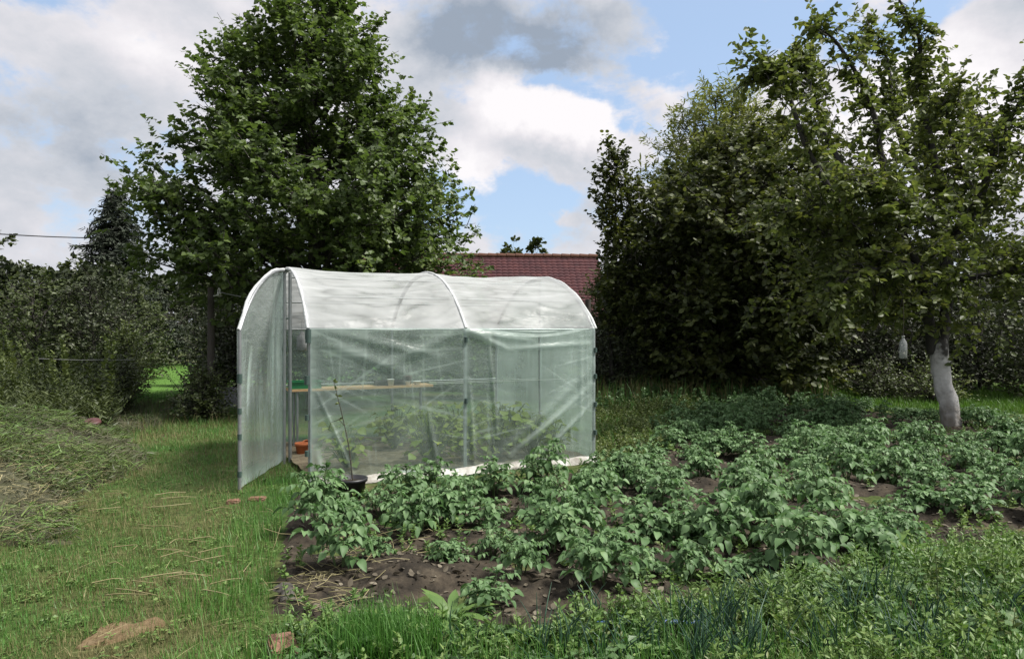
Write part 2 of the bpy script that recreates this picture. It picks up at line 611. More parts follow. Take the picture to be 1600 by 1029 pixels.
gh = thing('greenhouse_tunnel', 'arched garden tunnel greenhouse covered in milky plastic foil beside the potato bed', 'greenhouse', A0)
gh.rotation_euler = (0, 0, 0)
GI = np.array(A0)


class GMB(MB):      # same builder, in the greenhouse's own coordinates
    def obj(self, name, mats, parent=None, smooth=True):
        self.V = [v - GI for v in self.V]
        return MB.obj(self, name, mats, parent, smooth)


def arch_pts(u, off=0.0, n=19, posts=True):
    pts = []
    if posts:
        pts += [gp(u, -off, z) for z in np.linspace(-.08, EAVE - .02, 7)]
    for v in np.linspace(0, WID, n):
        c = np.array([v - HW, archz(v) - (APEX - RAD)])
        c = c * (1 + off / RAD)
        pts.append(gp(u, HW + c[0], APEX - RAD + c[1]))
    if posts:
        pts += [gp(u, WID + off, z) for z in np.linspace(EAVE - .02, -.08, 7)]
    return pts


for u in (0, LEN / 2, LEN):
    g = GMB()
    g.tube(arch_pts(u), .017, 8)
    g.obj('hoop', M['metal'], gh)
for v, z in ((0.03, EAVE), (WID - .03, EAVE), (HW, APEX - .075), (.42, archz(.42) - .07), (WID - .42, archz(WID - .42) - .07), (WID - .03, .72)):
    g = GMB()
    g.tube([gp(.02, v, z), gp(LEN - .02, v, z)], .011, 6)
    g.obj('rail', M['metal'], gh)
# end frames: centre poles and cross bars
for u in (0.0, LEN):
    g = GMB()
    g.tube([gp(u + .02, HW, -.06), gp(u + .02, HW, APEX - .02)], .019, 8)
    g.obj('centre_pole', M['metal'], gh)
for p_, q_ in ((gp(.03, HW, 1.52), gp(.03, WID - .02, 1.52)), (gp(LEN - .03, .02, 1.42), gp(LEN - .03, WID - .02, 1.42))):
    g = GMB()
    g.tube([p_, q_], .014, 6)
    g.obj('cross_bar', M['metal'], gh)


def ridge_fold(x, y, p, q, s, amp):
    p, q = np.array(p, float), np.array(q, float)
    e = q - p
    t = np.clip(((x - p[0]) * e[0] + (y - p[1]) * e[1]) / (e @ e), 0, 1)
    d = np.hypot(x - p[0] - t * e[0], y - p[1] - t * e[1])
    return amp * np.exp(-(d / s) ** 2) * np.sin(PI * np.clip(t, .06, .94)) ** .6


def film(name, mat, na, nb, fpos, parent=gh, label=None):
    """fpos(a, b) -> position array, fold array, with a, b in 0..1"""
    a, b = np.meshgrid(np.linspace(0, 1, na), np.linspace(0, 1, nb), indexing='ij')
    P, fold = fpos(a, b)
    i, j = np.meshgrid(np.arange(na - 1), np.arange(nb - 1), indexing='ij')
    k = (i * nb + j).ravel()
    F = np.stack([k, k + nb, k + nb + 1, k + 1], 1)
    g = GMB()
    g.add(P.reshape(-1, 3), F)
    o = g.obj(name, M[mat], parent)
    at_ = o.data.attributes.new('fold', 'FLOAT', 'POINT')
    at_.data.foreach_set('value', fold.ravel().astype(np.float32))
    return o


def near_side(a, b):
    u, z = a * LEN, b * EAVE
    bay = np.abs(((u / (LEN / 2)) % 1) - .5) * 2                # 1 at hoops
    fold = np.zeros_like(a)
    out = -.05 * (1 - bay ** 2) * np.sin(PI * np.clip(b, 0, 1)) * .6
    lines = [((LEN * .98, .80), (LEN * .66, .12), .035, .35), ((LEN * .985, .62), (LEN * .78, .10), .028, .35), ((LEN * .99, 1.0), (LEN * .60, .1), .05, .10),
             ((LEN * .5, 1.38), (LEN * .66, 1.18), .035, .26), ((LEN * .64, 1.19), (LEN * .97, 1.24), .03, .32), ((LEN * .5, 1.37), (LEN * .75, 1.27), .03, .28),
             ((LEN * .02, .82), (LEN * .13, .05), .015, .14), ((LEN * .02, 1.3), (LEN * .32, .95), .06, .12), ((LEN * .04, 1.38), (LEN * .42, 1.12), .05, .08),
             ((LEN * .47, 1.36), (LEN * .22, 1.05), .05, .08), ((LEN * .02, .3), (LEN * .035, .01), .03, .3), ((LEN * .53, .05), (LEN * .51, .9), .02, .12),
             ((LEN * .93, .1), (LEN * .94, 1.3), .03, .08), ((LEN * .58, 1.3), (LEN * .61, .3), .02, .06), ((LEN * .36, .7), (LEN * .40, .05), .03, .05)]
    for p, q, s, f in lines:
        r = ridge_fold(u, z, p, q, s, 1)
        out = out - .017 * r * (1 + s * 8)
        fold = fold + f * r
    rc = np.random.default_rng(15)
    for k_ in range(46):
        hoop = (LEN * .01, LEN * .5, LEN * .99)[k_ % 3]
        sg_ = 1 if k_ % 3 == 0 else (-1 if k_ % 3 == 2 else (1 if k_ % 2 else -1))
        z_ = rc.uniform(.1, 1.38)
        l_ = rc.uniform(.15, .8)
        sl = rc.uniform(-.6, .1) if z_ > .7 else rc.uniform(-.1, .7)
        fold = fold + ridge_fold(u, z, (hoop, z_), (hoop + sg_ * l_, z_ + l_ * sl), rc.uniform(.006, .016), rc.uniform(.05, .2))
    for k_ in range(22):
        u_ = rc.uniform(.1, LEN - .1)
        fold = fold + ridge_fold(u, z, (u_, rc.uniform(.0, .1) if k_ % 2 else 1.39), (u_ + rc.uniform(-.12, .12), rc.uniform(.3, .9)), rc.uniform(.006, .014), rc.uniform(.05, .16))
    fold = fold + .10 * np.clip(fbm(u, z, .9, 3) - .5, 0, 1) + .12 * np.exp(-((z - 1.4) / .05) ** 2)
    fold = fold + .22 * np.exp(-(u / .05) ** 2) + .14 * np.exp(-((LEN - u) / .05) ** 2) + .25 * np.exp(-(z / .05) ** 2) + .12 * np.exp(-((u - LEN / 2) / .04) ** 2)
    out = out - .035 * (fbm(u, z, .5, 3) - .5) * np.sin(PI * b)
    P = A0 + U * u[..., None] + Wv * (out - .022)[..., None] + np.array([0, 0, 1.]) * (z + .012)[..., None]
    return P, fold


film('side_foil', 'film', 280, 150, near_side)


def far_side(a, b):
    u, z = a * LEN, b * EAVE
    out = .05 * (fbm(u + 9, z, .5, 3) - .5)
    fold = .1 * np.exp(-(z / .06) ** 2)
    return A0 + U * u[..., None] + Wv * (out + WID + .03)[..., None] + np.array([0, 0, 1.]) * z[..., None], fold


film('side_foil', 'back', 60, 40, far_side)


def roof(a, b):
    u = -.02 + a * (LEN + .04)
    v = b * WID
    bay = np.abs(((u / (LEN / 2)) % 1) - .5) * 2
    zz = EAVE + np.sqrt(np.maximum(0, RAD * RAD - (v - HW) ** 2)) - (RAD - RISE)
    # lines of tension running along the tunnel, sagging between hoops
    wr = .022 * (vnoise(u * .22 + 3, v + .1 * np.sin(u * 2.1), .06) - .5) + .030 * (vnoise(u * .3, v + .15 * np.sin(u * 1.7 + 1), .15) - .5)
    sag = -.035 * (1 - bay ** 2)
    off = .024 + sag * (.6 + .4 * np.sin(PI * b)) + wr * (.3 + .7 * (1 - bay ** 4))
    # slack foil droops over the eave in the second bay
    s2 = np.clip((u - LEN / 2) / (LEN / 2), 0, 1)
    nrm_v, nrm_z = (v - HW) / RAD, (zz - (APEX - RAD)) / RAD
    shade_streak = .55 * vnoise(u * .25 + 7, v + .12 * np.sin(u * 2.3), .035) + .45 * vnoise(u * .35 + 2, v + .10 * np.sin(u * 1.6 + 2) - .05 * u, .09)
    P = A0 + U * u[..., None] + Wv * (v + off * nrm_v)[..., None] + np.array([0, 0, 1.]) * (zz + off * nrm_z - .075 * np.sin(PI * s2) ** 1.2 * (b < .25) * (1 - b / .25))[..., None]
    fold = .2 * np.exp(-((u - LEN / 2) / .05) ** 2) + .15 * np.exp(-(u / .06) ** 2) + .15 * np.exp(-((v - .42) / .02) ** 2) - .2 * s2 * np.exp(-(b / .1) ** 2)
    shade_lines = (1 - np.abs(2 * vnoise(u * .16 + 3, v + .10 * np.sin(u * 1.9 + 1), .06) - 1)) ** 5
    fold = fold + .35 * (shade_streak - .5) - .30 * shade_lines * (.4 + .6 * (1 - bay ** 2)) + .06  # grey wrinkle shading put into the foil's opacity, not doubled foil
    return P, fold


film('roof_foil', 'roof', 130, 200, roof)


def end_film(u0, v0, v1, sd):
    def f(a, b):
        v = v0 + a * (v1 - v0)
        zt = EAVE + np.sqrt(np.maximum(0, RAD * RAD - (v - HW) ** 2)) - (RAD - RISE)
        z = b * zt
        out = .05 * (fbm(v * 3 + sd, z * .6, .5, 3) - .5) * np.sin(PI * b)
        fold = .18 * np.exp(-((np.sin(v * 9 + sd + z * .8)) / .12) ** 2) * np.sin(PI * a)
        return A0 + U * (u0 + out)[..., None] + Wv * v[..., None] + np.array([0, 0, 1.]) * z[..., None], fold
    return f


film('end_foil', 'back', 40, 50, end_film(-.02, HW, WID, 2))
film('end_foil', 'end', 60, 50, end_film(LEN + .02, 0, WID, 7))

# door: half of the arched end, hinged on the centre pole and swung outward
hinge = gp(-.03, HW, 0)
free = np.array([-2.335, 6.10, 0])
DL = np.linalg.norm(free - hinge)
DD = (free - hinge) / DL
DN = np.array([DD[1], -DD[0], 0])


def doorz(t):
    return archz(HW * (1 - t))


door = GMB()
arc = [hinge + DD * DL * t + np.array([0, 0, doorz(t) - .01]) for t in np.linspace(.015, 1, 12)]
door.tube([hinge + DD * .03 + np.array([0, 0, -.02])] + [arc[0]], .015, 8)
door.tube(arc, .015, 8)
door.tube([arc[-1]] + [free + np.array([0, 0, z]) for z in (1.0, .5, .03)], .016, 8)
door_o = door.obj('door', M['metal'], gh)


def door_film(a, b):
    t = a
    v = HW * (1 - t)
    zt = EAVE + np.sqrt(np.maximum(0, RAD * RAD - (v - HW) ** 2)) - (RAD - RISE)
    z = .03 + b * (zt - .03)
    fold = np.zeros_like(a)
    out = np.zeros_like(a)
    for p, q, s, f in [((.22, 1.9), (.27, .2), .015, .1), ((.72, 1.25), (.80, .65), .012, .3), ((.30, 1.6), (.38, .4), .05, .12), ((.1, 1.7), (.12, .3), .03, .12),
                       ((.55, 1.1), (.5, .2), .03, .1), ((.88, 1.3), (.9, .3), .04, .14)]:
        r = ridge_fold(t, z, p, q, s, 1)
        fold += f * r
        out += .02 * r
    rc = np.random.default_rng(16)
    for k_ in range(26):
        t_ = rc.uniform(.05, .97)
        z_ = rc.uniform(.1, 1.1)
        fold += ridge_fold(t, z, (t_, z_), (t_ + rc.uniform(-.08, .08), z_ + rc.uniform(.25, .7)), rc.uniform(.006, .014), rc.uniform(.06, .2))
    fold += .5 * np.exp(-((z - .03) / .09) ** 2) + .15 * np.exp(-((1 - t) / .04) ** 2) + .14 * np.exp(-(t / .03) ** 2) + .2 * np.exp(-((zt - z) / .03) ** 2)
    out += .03 * (fbm(t * 3, z * .4, .5, 3) - .5)
    return hinge + DD * (DL * t)[..., None] + DN * (out + .02)[..., None] + np.array([0, 0, 1.]) * z[..., None], fold


df = film('foil', 'door', 130, 160, door_film, door_o)
g = GMB()
g.tube([p + DN * .012 + np.array([0, 0, .008]) + .006 * rng.normal(size=3) for p in arc for _ in (0,)], .017, 8)
g.obj('hem', M['hem'], door_o)
# white turned-over hems on the end hoops
for u, hw_ in ((-.02, 0), (LEN + .02, 1)):
    pts = np.array(arch_pts(u, .012, 30, posts=False))
    g = GMB()
    g.tube(pts, .016 + .004 * np.sin(np.arange(len(pts)) * 1.7), 8)
    g.obj('hem', M['hem'], gh)
pts = np.array(arch_pts(LEN / 2, .022, 30, posts=False))
g = GMB()
g.tube(pts, .016, 8)
g.obj('hem', M['hem'], gh)
# bunched white foil on the ground along the side and a loose corner flap
g = GMB()
us = np.linspace(.0, LEN, 90)
rows = []
for k, (dv, zz) in enumerate(((-.015, .05), (-.03, .03), (-.05, .03), (-.085, .015), (-.10, -.01))):
    rows.append([gp(u, dv - .04 * vnoise(u, k * .3, .2) - .03 * math.sin(u * 5), zz + .035 * vnoise(u + k, .3, .12) + float(ground_z(*gp(u, dv, 0)[:2]))) for u in us])
V = np.array(rows).reshape(-1, 3)
n = len(us)
F = [[r * n + i, r * n + i + 1, (r + 1) * n + i + 1, (r + 1) * n + i] for r in range(4) for i in range(n - 1)]
g.add(V, F)
g.obj('ground_flap', M['flap'], gh)
# clips
clips = [gp(-.03, -.02, z) for z in (EAVE - .06, .95, .62, .3)] + [gp(LEN, -.03, z) for z in (1.18, .9, .6, .3)] + \
        [free + np.array([0, 0, z]) for z in (.98, .7, .48, .16)] + [gp(LEN / 2, -.03, z) for z in (1.3, .7)] + [gp(-.03, HW, z) for z in (1.2, .9)]
for i, p in enumerate(clips):
    g = GMB()
    big = i in (1, 8)
    g.tube([p + np.array([0, 0, -.025 - .015 * big]), p + np.array([0, 0, .025 + .015 * big])], .019 + .005 * big, 8)
    g.obj('clip', M['clip'], gh)
g = GMB()
g.tube([gp(-.02, -.028, z) for z in (1.28, 1.40)], .027, 8)
g.obj('tape', M['clip'], gh)

# soil floor in the tunnel
V, F = sheet(np.linspace(0, 1, 60), np.linspace(0, 1, 60), lambda x, y: 0 * x)
a, b = V[:, 0], V[:, 1]
P = A0 + U * (.02 + a * (LEN - .04))[:, None] + Wv * (.03 + b * (WID - .06))[:, None]
P[:, 2] = ground_z(P[:, 0], P[:, 1]) + .012 + .05 * (fbm(P[:, 0], P[:, 1], .2, 3) - .3) + .02
mb = MB()
mb.add(P, F)
tag(mb.obj('tunnel_soil', M['drysoil']), 'dry brown soil inside the tunnel', kind='structure')

# shelf inside along the far side
R = np.stack([U, Wv, [0, 0, 1]], 1)
sh = thing('shelf', 'long thin wooden plank shelf on metal legs inside the foil tunnel', 'shelf', gp(1, 2.05, 0))


class RMB(MB):
    def __init__(self, o):
        MB.__init__(self)
        self.o = np.array(o.location)

    def obj(self, name, mats, parent=None, smooth=True):
        self.V = [v - self.o for v in self.V]
        return MB.obj(self, name, mats, parent, smooth)


g = RMB(sh)
g.box(gp(.97, 2.02, .705), (1.72, .3, .026), R)
g.obj('board', M['wood'], sh, False)
for u, v in ((.2, 1.9), (1.68, 1.9), (.2, 2.14), (1.75, 2.14)):
    g = RMB(sh)
    g.tube([gp(u, v, -.03), gp(u, v, .69)], .013, 6)
    g.obj('leg', M['metal'], sh)


def tray(c, l, w, h, mat, label, cat='tray', name='seed_tray'):
    t = thing(name, label, cat, c)
    g = RMB(t)
    for sgn in (-1, 1):
        g.box(c + Wv * sgn * w / 2 + np.array([0, 0, h / 2]), (l, .008, h), R)
        g.box(c + U * sgn * (l / 2 - .004) + np.array([0, 0, h / 2]), (.008, w - .008, h), R)
    g.box(c + np.array([0, 0, .006]), (l - .02, w - .01, .01), R)
    g.obj('body', M[mat], t, False)
    g = RMB(t)
    for sgn in (-1, 1):
        g.box(c + Wv * sgn * (w / 2 + .008) + np.array([0, 0, h + .004]), (l + .03, .022, .008), R)
        g.box(c + U * sgn * (l / 2 + .006) + np.array([0, 0, h + .004]), (.02, w - .006, .008), R)
    g.obj('rim', M[mat], t, False)
    return t


tray(gp(.30, 2.02, .719), .34, .24, .075, 'green_pl', 'green plastic seed tray at the door end of the tunnel shelf')
tray(gp(1.35, 2.03, .719), .40, .2, .05, 'black_pl', 'dark flat seed tray behind the cups on the tunnel shelf')


def cup(p, r, h, mat, label, name='cup', cat='cup'):
    c = MB()
    c.lathe([(0, .003), (r * .75, .003), (r, h), (r * 1.06, h), (r * 1.06, h + .004), (r * .96, h + .004), (r * .72, .008), (0, .008)], (0, 0, 0), 18)
    o = c.obj(name, M[mat])
    o.location = p
    return tag(o, label, cat)


cup(gp(1.30, 1.91, .719), .042, .075, 'white_pl', 'white plastic cup near the middle of the tunnel shelf')
cup(gp(1.52, 1.93, .719), .035, .045, 'white_pl', 'low white plastic cup near the end of the tunnel shelf')
cup(gp(1.64, 1.93, .719), .045, .04, 'white_pl', 'shallow white dish at the far end of the tunnel shelf', 'dish', 'dish')
cup(gp(1.56, 2.06, .719), .055, .10, 'red_pl', 'dusky red flower pot on the tunnel shelf', 'flower_pot', 'pot')
# strings across the tunnel
g = MB()
g.tube([gp(1.82, 2.0, .735), gp(2.94, 1.2, .80)], .0035, 5)
g.tube([gp(1.82, 1.95, .72), gp(2.95, .5, .84)], .0035, 5)
tag(g.obj('cord', M['white_pl']), 'thin white cords stretched through the tunnel from shelf to end wall', 'cord')
# grey bag hanging in the door opening
b = MB()
pb = gp(.45, 1.9, 1.35)
prof = [(.01, .32), (.03, .30), (.03, .28), (.07, .22), (.085, .1), (.08, .02), (.04, 0), (0, 0)]
b.lathe(prof[::-1], (0, 0, 0), 12)
for v in b.V:
    v += .008 * rng.normal(size=v.shape)
    v[:, 1] *= .6
b.tube([(0, 0, .31), (0, 0, .50)], .004, 5)
o = b.obj('bag', M['bag'])
o.scale = (.75, .75, .75)
o.location = gp(.30, 2.2, 1.14)
tag(o, 'crumpled grey bag hanging inside the tunnel by the door', 'bag')

# clay pots by the open door
for i, (dx, dy, s, lab) in enumerate(((0, 0, 1, 'orange clay pot standing on the soil behind the open tunnel door'),)):
    pass
cl0 = gnd(469, 712)


def claypot(p, s, tilt, label):
    c = MB()
    c.lathe([(0, 0), (.042, 0), (.055, .075), (.063, .075), (.065, .105), (.056, .105), (.052, .08), (.038, .01), (0, .01)], (0, 0, 0), 20)
    o = c.obj('clay_pot', M['terra'])
    o.location, o.rotation_euler, o.scale = p, tilt, (s, s, s)
    return tag(o, label, 'pot', 'clay pots by the tunnel door')


claypot(cl0 + np.array([.02, -.02, .03]), 1.15, (0.0, 0, 0), 'orange clay pot standing upright beside the open tunnel door')
claypot(cl0 + np.array([-.03, .14, .07]), 1.1, (1.3, 0, .9), 'orange clay pot lying on its side behind the upright clay pot')

# ------------------------------------------------------------------ trees and bushes
UPV = np.array([0, 0, 1.])


def leaf_run(mb, P0, D, Lt, k, tmpl, size, droop=.2, upn=.8, seed=0, mat=0, spread=.9, out=None):
    """k leaves along each twig"""
    r = np.random.default_rng(seed)
    T = len(P0)
    t = (np.arange(k) + .5 + r.uniform(-.3, .3, (T, k))) / k
    pos = P0[:, None] + D[:, None] * (Lt[:, None] * t)[..., None]
    pos[..., 2] -= droop * Lt[:, None] * t * t * .6
    D_ = np.repeat(D[:, None], k, 1)
    side = unit(np.cross(D_, UPV) + .15 * r.normal(size=D_.shape))
    sg = np.where(np.arange(k) % 2 == 0, 1, -1)[None, :, None]
    fwd = unit(D_ * .55 + side * sg * spread + .45 * r.normal(size=D_.shape) - UPV * droop)
    nrm = unit(UPV * upn + .55 * r.normal(size=D_.shape) + (0 if out is None else out[:, None] * .5))
    sz = size * r.uniform(.6, 1.25, (T, k))
    mb.inst(tmpl, pos.reshape(-1, 3), fwd.reshape(-1, 3), nrm.reshape(-1, 3), sz.ravel(), mat)


def branch_tree(name, label, cat, base, profile, leaf, tmpl, size, nleaf, trunk_r, bark='bark', seed=1, levels=9, per=8, rise=.35, twig=.4, k=9, droop=.25,
                upn=.8, group=None, spread=.22, inner=.3, trunk_h=None, updir=.25, jitter=.25, leader=True, limewash=None):
    """tapered trunk, limbs out to an uneven crown outline [(z, left, right)], twigs on the limbs, leaves on the twigs"""
    r = np.random.default_rng(seed)
    base = np.array(base, float)
    root = thing(name, label, cat, base, group)
    pr = np.array(profile, float)
    z0, z1 = pr[0, 0], pr[-1, 0]
    wood = MB()
    top = np.array([r.normal() * .1, r.normal() * .1, z1 * .96])
    trunk = spline([(0, 0, -.1), (r.normal() * .05, r.normal() * .05, z1 * .3), (r.normal() * .08, r.normal() * .08, z1 * .65), top], 14)
    wood.tube(trunk, np.linspace(1, .08, 14) * trunk_r, 8)
    P0, D, LT, OUT = [], [], [], []
    tot = 0
    br = []
    for lv in range(levels):
        f = (lv + .5) / levels
        for j in range(per):
            z = z0 + (z1 - z0) * np.clip(f + r.uniform(-.5, .5) / levels, 0, 1)
            az = 2 * PI * (j + r.uniform(0, .9)) / per + lv * 1.3
            c = math.cos(az)
            Rl, Rr = np.interp(z, pr[:, 0], pr[:, 1]), np.interp(z, pr[:, 0], pr[:, 2])
            Rm = Rl + (Rr - Rl) * (c + 1) / 2
            Rm *= 1 + r.uniform(-jitter, jitter * .5)
            tip = np.array([c * Rm, math.sin(az) * Rm, z])
            zb = max(z - rise * Rm - r.uniform(0, .2), min(.12 * z1, z))
            b0 = np.array([np.interp(zb, trunk[:, 2], trunk[:, i]) for i in range(3)])
            mid = (b0 + tip) / 2 + np.array([0, 0, .12 * Rm * r.uniform(-.3, 1)]) + .08 * Rm * r.normal(size=3)
            br.append((b0, mid, tip, Rm))
            tot += max(.15, Rm) ** 1.15
    ntw = nleaf / k
    for b0, mid, tip, Rm in br:
        pts = spline([b0, mid, tip], 8)
        wood.tube(pts, np.linspace(1, .2, 8) * (trunk_r * .10 + .012 * Rm), 5)
        n = max(2, int(ntw * max(.15, Rm) ** 1.15 / tot))
        t = inner + (1 - inner) * r.uniform(0, 1, n) ** .7
        q = np.stack([np.interp(t * 7, np.arange(8), pts[:, i]) for i in range(3)], 1)
        dirn = unit(tip - b0)
        off = r.normal(size=(n, 3)) * spread * (.35 + .65 * Rm) * (.35 + .65 * (1 - np.abs(t - .6)))[:, None]
        off[:, 2] *= .75
        p = q + off
        p[:, 2] = np.maximum(p[:, 2], .05)
        o_ = unit(p * np.array([1, 1, .25]) + 1e-3)
        d = unit(dirn * .5 + o_ * .4 + .55 * r.normal(size=(n, 3)) + UPV * updir)
        P0.append(p)
        D.append(d)
        LT.append(twig * r.uniform(.6, 1.3, n))
        OUT.append(o_)
    P0, D, LT, OUT = map(np.concatenate, (P0, D, LT, OUT))
    for i in range(0, len(P0), 3):
        e = P0[i] + D[i] * LT[i]
        wood.tube([P0[i] - D[i] * .15, P0[i], e], [.007, .006, .003], 3, cap=False)
    lv = MB()
    leaf_run(lv, P0, D, LT, k, tmpl, size, droop, upn, seed + 1, out=OUT)
    wood.obj('trunk', M[bark], root)
    lv.obj('crown', M[leaf], root, smooth=False)
    return root


def px_profile(rows, cx, Y):
    """rows (py, left px, right px) of a crown outline at distance Y -> (z, left m, right m), from the bottom up"""
    s = Y / FPX
    return sorted([(max(.05, H + (514.5 - y) * s), l * s, r * s) for y, l, r in rows])


# the big maple behind the tunnel
MY = 13.0
mb_ = at(490, 514, MY)
branch_tree('maple_tree', 'tall broad maple with dense dark green lobed leaves behind the foil tunnel', 'tree', (mb_[0], MY, 0),
            px_profile([(-60, 8, 8), (-30, 22, 28), (10, 48, 58), (50, 85, 85), (90, 138, 102), (150, 165, 138), (200, 168, 165), (260, 190, 190), (310, 238, 232), (350, 240, 236), (400, 232, 230), (445, 190, 215)], 490, MY),
            'maple', T_MAPLE, .092, 66000, .16, seed=3, levels=15, per=9, rise=.45, twig=.38, k=9, droop=.28, spread=.15, inner=.25, jitter=.2)

# hornbeam mass at the right
HY = 15.0
hb = at(1150, 514, HY)
branch_tree('hornbeam_tree', 'huge dark rounded hornbeam with foliage down to the ground beside the potato bed', 'tree', (hb[0], HY, 0),
            px_profile([(612, 110, 100), (570, 140, 140), (520, 155, 165), (470, 165, 178), (410, 165, 185), (350, 160, 185), (300, 128, 180), (265, 95, 160), (235, 50, 120), (205, 10, 60)], 1150, HY),
            'hornbeam', T_ROUND, .102, 66000, .15, seed=8, levels=14, per=11, rise=.5, twig=.42, k=10, droop=.35, spread=.15, inner=.35, jitter=.16)
hl = at(962, 514, 14.4)
branch_tree('hornbeam_shoot', 'slim leafy upright tree at the left edge of the big dark hornbeam', 'tree', (hl[0] - .05, 14.2, 0),
            px_profile([(520, 10, 35), (460, 8, 50), (400, 12, 45), (350, 16, 32), (300, 20, 26), (262, 20, 14), (232, 8, 6)], 962, 14.6),
            'hornbeam', T_ROUND, .085, 7000, .05, seed=21, levels=12, per=6, rise=.9, twig=.3, k=8, droop=.3, spread=.22, inner=.2, updir=.6)
wl = at(1120, 514, 18.5)
branch_tree('willow_tree', 'pale yellow-green willow rising behind the dark hornbeam', 'tree', (wl[0], 18.5, 0),
            px_profile([(400, 110, 120), (330, 128, 120), (270, 112, 110), (220, 88, 105), (185, 52, 85), (155, 22, 60), (140, 5, 30)], 1120, 18.5),
            'willow', T_LANCE, .17, 26000, .14, seed=5, levels=10, per=8, rise=.8, twig=.6, k=12, droop=.3, spread=.15, updir=.7, inner=.2)

# cherry tree with lime-washed trunk
CY = 10.1
cb = gnd(1481, 668)
cherry = thing('cherry_tree', 'fruit tree with white limewashed trunk and open leafy crown at the right', 'tree', cb)


def cl(px, py, dy=0.):
    return at(px, py, CY + dy) - cb


wb = RMB(cherry)
wb.o = np.zeros(3)
tr = spline([(0.06, 0, -.08), tuple(cl(1483, 640)), tuple(cl(1472, 590)), tuple(cl(1466, 528))], 16)
rad = np.linspace(.125, .112, 16)
rad[0:3] = (.18, .15, .135)
rad[-4:] = (.112, .115, .118, .10)
bark_l = MB()
bark_l.tube(tr, rad, 16)
v = bark_l.V[0]
v += .010 * np.random.default_rng(4).normal(size=v.shape)
lw = bark_l.obj('limewashed_trunk', M['lime'], cherry)
lw['label'] = 'white limewashed lower trunk'
fork = cl(1465, 540)
limbs = [
    ([fork + (.03, 0, -.12), cl(1480, 470, .1), cl(1476, 400, .2), cl(1470, 300, .3), cl(1450, 200, .3), cl(1437, 120, .2), cl(1436, 60, .1), cl(1402, -5, 0)], .085),
    ([fork + (-.06, .02, -.10), cl(1450, 490, -.1), cl(1440, 430, -.2), cl(1400, 340, -.5), cl(1378, 250, -.7), cl(1360, 160, -.8), cl(1310, 70, -.9), cl(1278, 45, -.9)], .075),
    ([cl(1440, 430, -.2), cl(1380, 390, -.6), cl(1320, 330, -1.0), cl(1260, 230, -1.2), cl(1225, 130, -1.3), cl(1182, 108, -1.4)], .06),
    ([cl(1400, 340, -.5), cl(1340, 290, .2), cl(1290, 210, .7), cl(1262, 120, 1.0), cl(1250, 90, 1.1)], .045),
    ([cl(1470, 300, .3), cl(1420, 250, .8), cl(1395, 170, 1.0), cl(1385, 90, 1.1), cl(1345, 50, 1.0)], .045),
    ([cl(1476, 400, .2), cl(1530, 310, .3), cl(1560, 220, .4), cl(1600, 150, .3), cl(1640, 90, .2)], .07),
    ([cl(1530, 310, .3), cl(1500, 260, -.3), cl(1480, 180, -.6), cl(1488, 140, -.7)], .035),
    ([cl(1440, 430, -.2), cl(1380, 420, -.9), cl(1330, 430, -1.3), cl(1300, 470, -1.5)], .035),
    ([cl(1480, 470, .1), cl(1420, 450, .5), cl(1370, 440, .9), cl(1335, 470, 1.1)], .035),
    ([cl(1478, 440, .1), cl(1540, 430, -.3), cl(1600, 420, -.6), cl(1660, 440, -.8)], .05),
    ([cl(1380, 390, -.6), cl(1300, 370, -.8), cl(1250, 340, -.9), cl(1205, 330, -1)], .035),
    ([cl(1450, 490, -.1), cl(1425, 465, -.4), cl(1395, 468, -.6), cl(1365, 480, -.7)], .025),
    ([cl(1460, 350, .1), cl(1420, 330, -.9), cl(1380, 300, -1.4), cl(1330, 280, -1.7)], .035),
    ([cl(1476, 380, .2), cl(1500, 330, 1.0), cl(1460, 260, 1.5), cl(1440, 200, 1.7)], .04),
    ([cl(1556, 230, .4), cl(1530, 180, .9), cl(1500, 230, 1.3)], .03),
]
r = np.random.default_rng(17)
P0, D, LT = [], [], []
wood = MB()
for i, (c, r0) in enumerate(limbs):
    n = 22
    pts = spline(c, n)
    wood.tube(pts, np.linspace(1, .12, n) * r0 + .004, 8)
    ln = np.linalg.norm(np.diff(pts, axis=0), axis=1).sum()
    m = int(ln * (26 if i < 2 else 44))
    t = (.38 if i < 2 else .2) + (.62 if i < 2 else .8) * r.uniform(0, 1, m)
    q = np.stack([np.interp(t * (n - 1), np.arange(n), pts[:, a]) for a in range(3)], 1)
    tg = np.stack([np.interp(t * (n - 1), np.arange(n), np.gradient(pts[:, a])) for a in range(3)], 1)
    d = unit(unit(tg) * .6 + .7 * r.normal(size=(m, 3)) + UPV * .15)
    off = .16 * (1.15 - t)[:, None] + .04
    P0.append(q + r.normal(size=(m, 3)) * off)
    D.append(d)
    LT.append(r.uniform(.2, .5, m))
# fill of the middle of the crown
for (px, py, dy, sx, sy, sz, m) in ((1400, 400, 0, .55, .7, .4, 130), (1290, 400, .2, .45, .7, .45, 110), (1470, 330, .2, .5, .6, .5, 110), (1560, 380, 0, .7, .6, .6, 150), (1600, 230, .2, .6, .6, .6, 130), (1300, 320, -.6, .4, .5, .35, 80), (1400, 455, -.2, .3, .4, .12, 40), (1475, 450, -.3, .22, .25, .25, 40)):
    c = cl(px, py, dy)
    p = c + r.normal(size=(m, 3)) * np.array([sx, sy, sz])
    P0.append(p)
    D.append(unit(r.normal(size=(m, 3)) + UPV * .1))
    LT.append(r.uniform(.25, .5, m))
P0, D, LT = map(np.concatenate, (P0, D, LT))
for i in range(len(P0)):
    wood.tube([P0[i] - D[i] * .12, P0[i], P0[i] + D[i] * LT[i] * .75 - UPV * .03], [.006, .005, .0025], 3, cap=False)
wood.obj('limbs', M['limb'], cherry)
lv = MB()
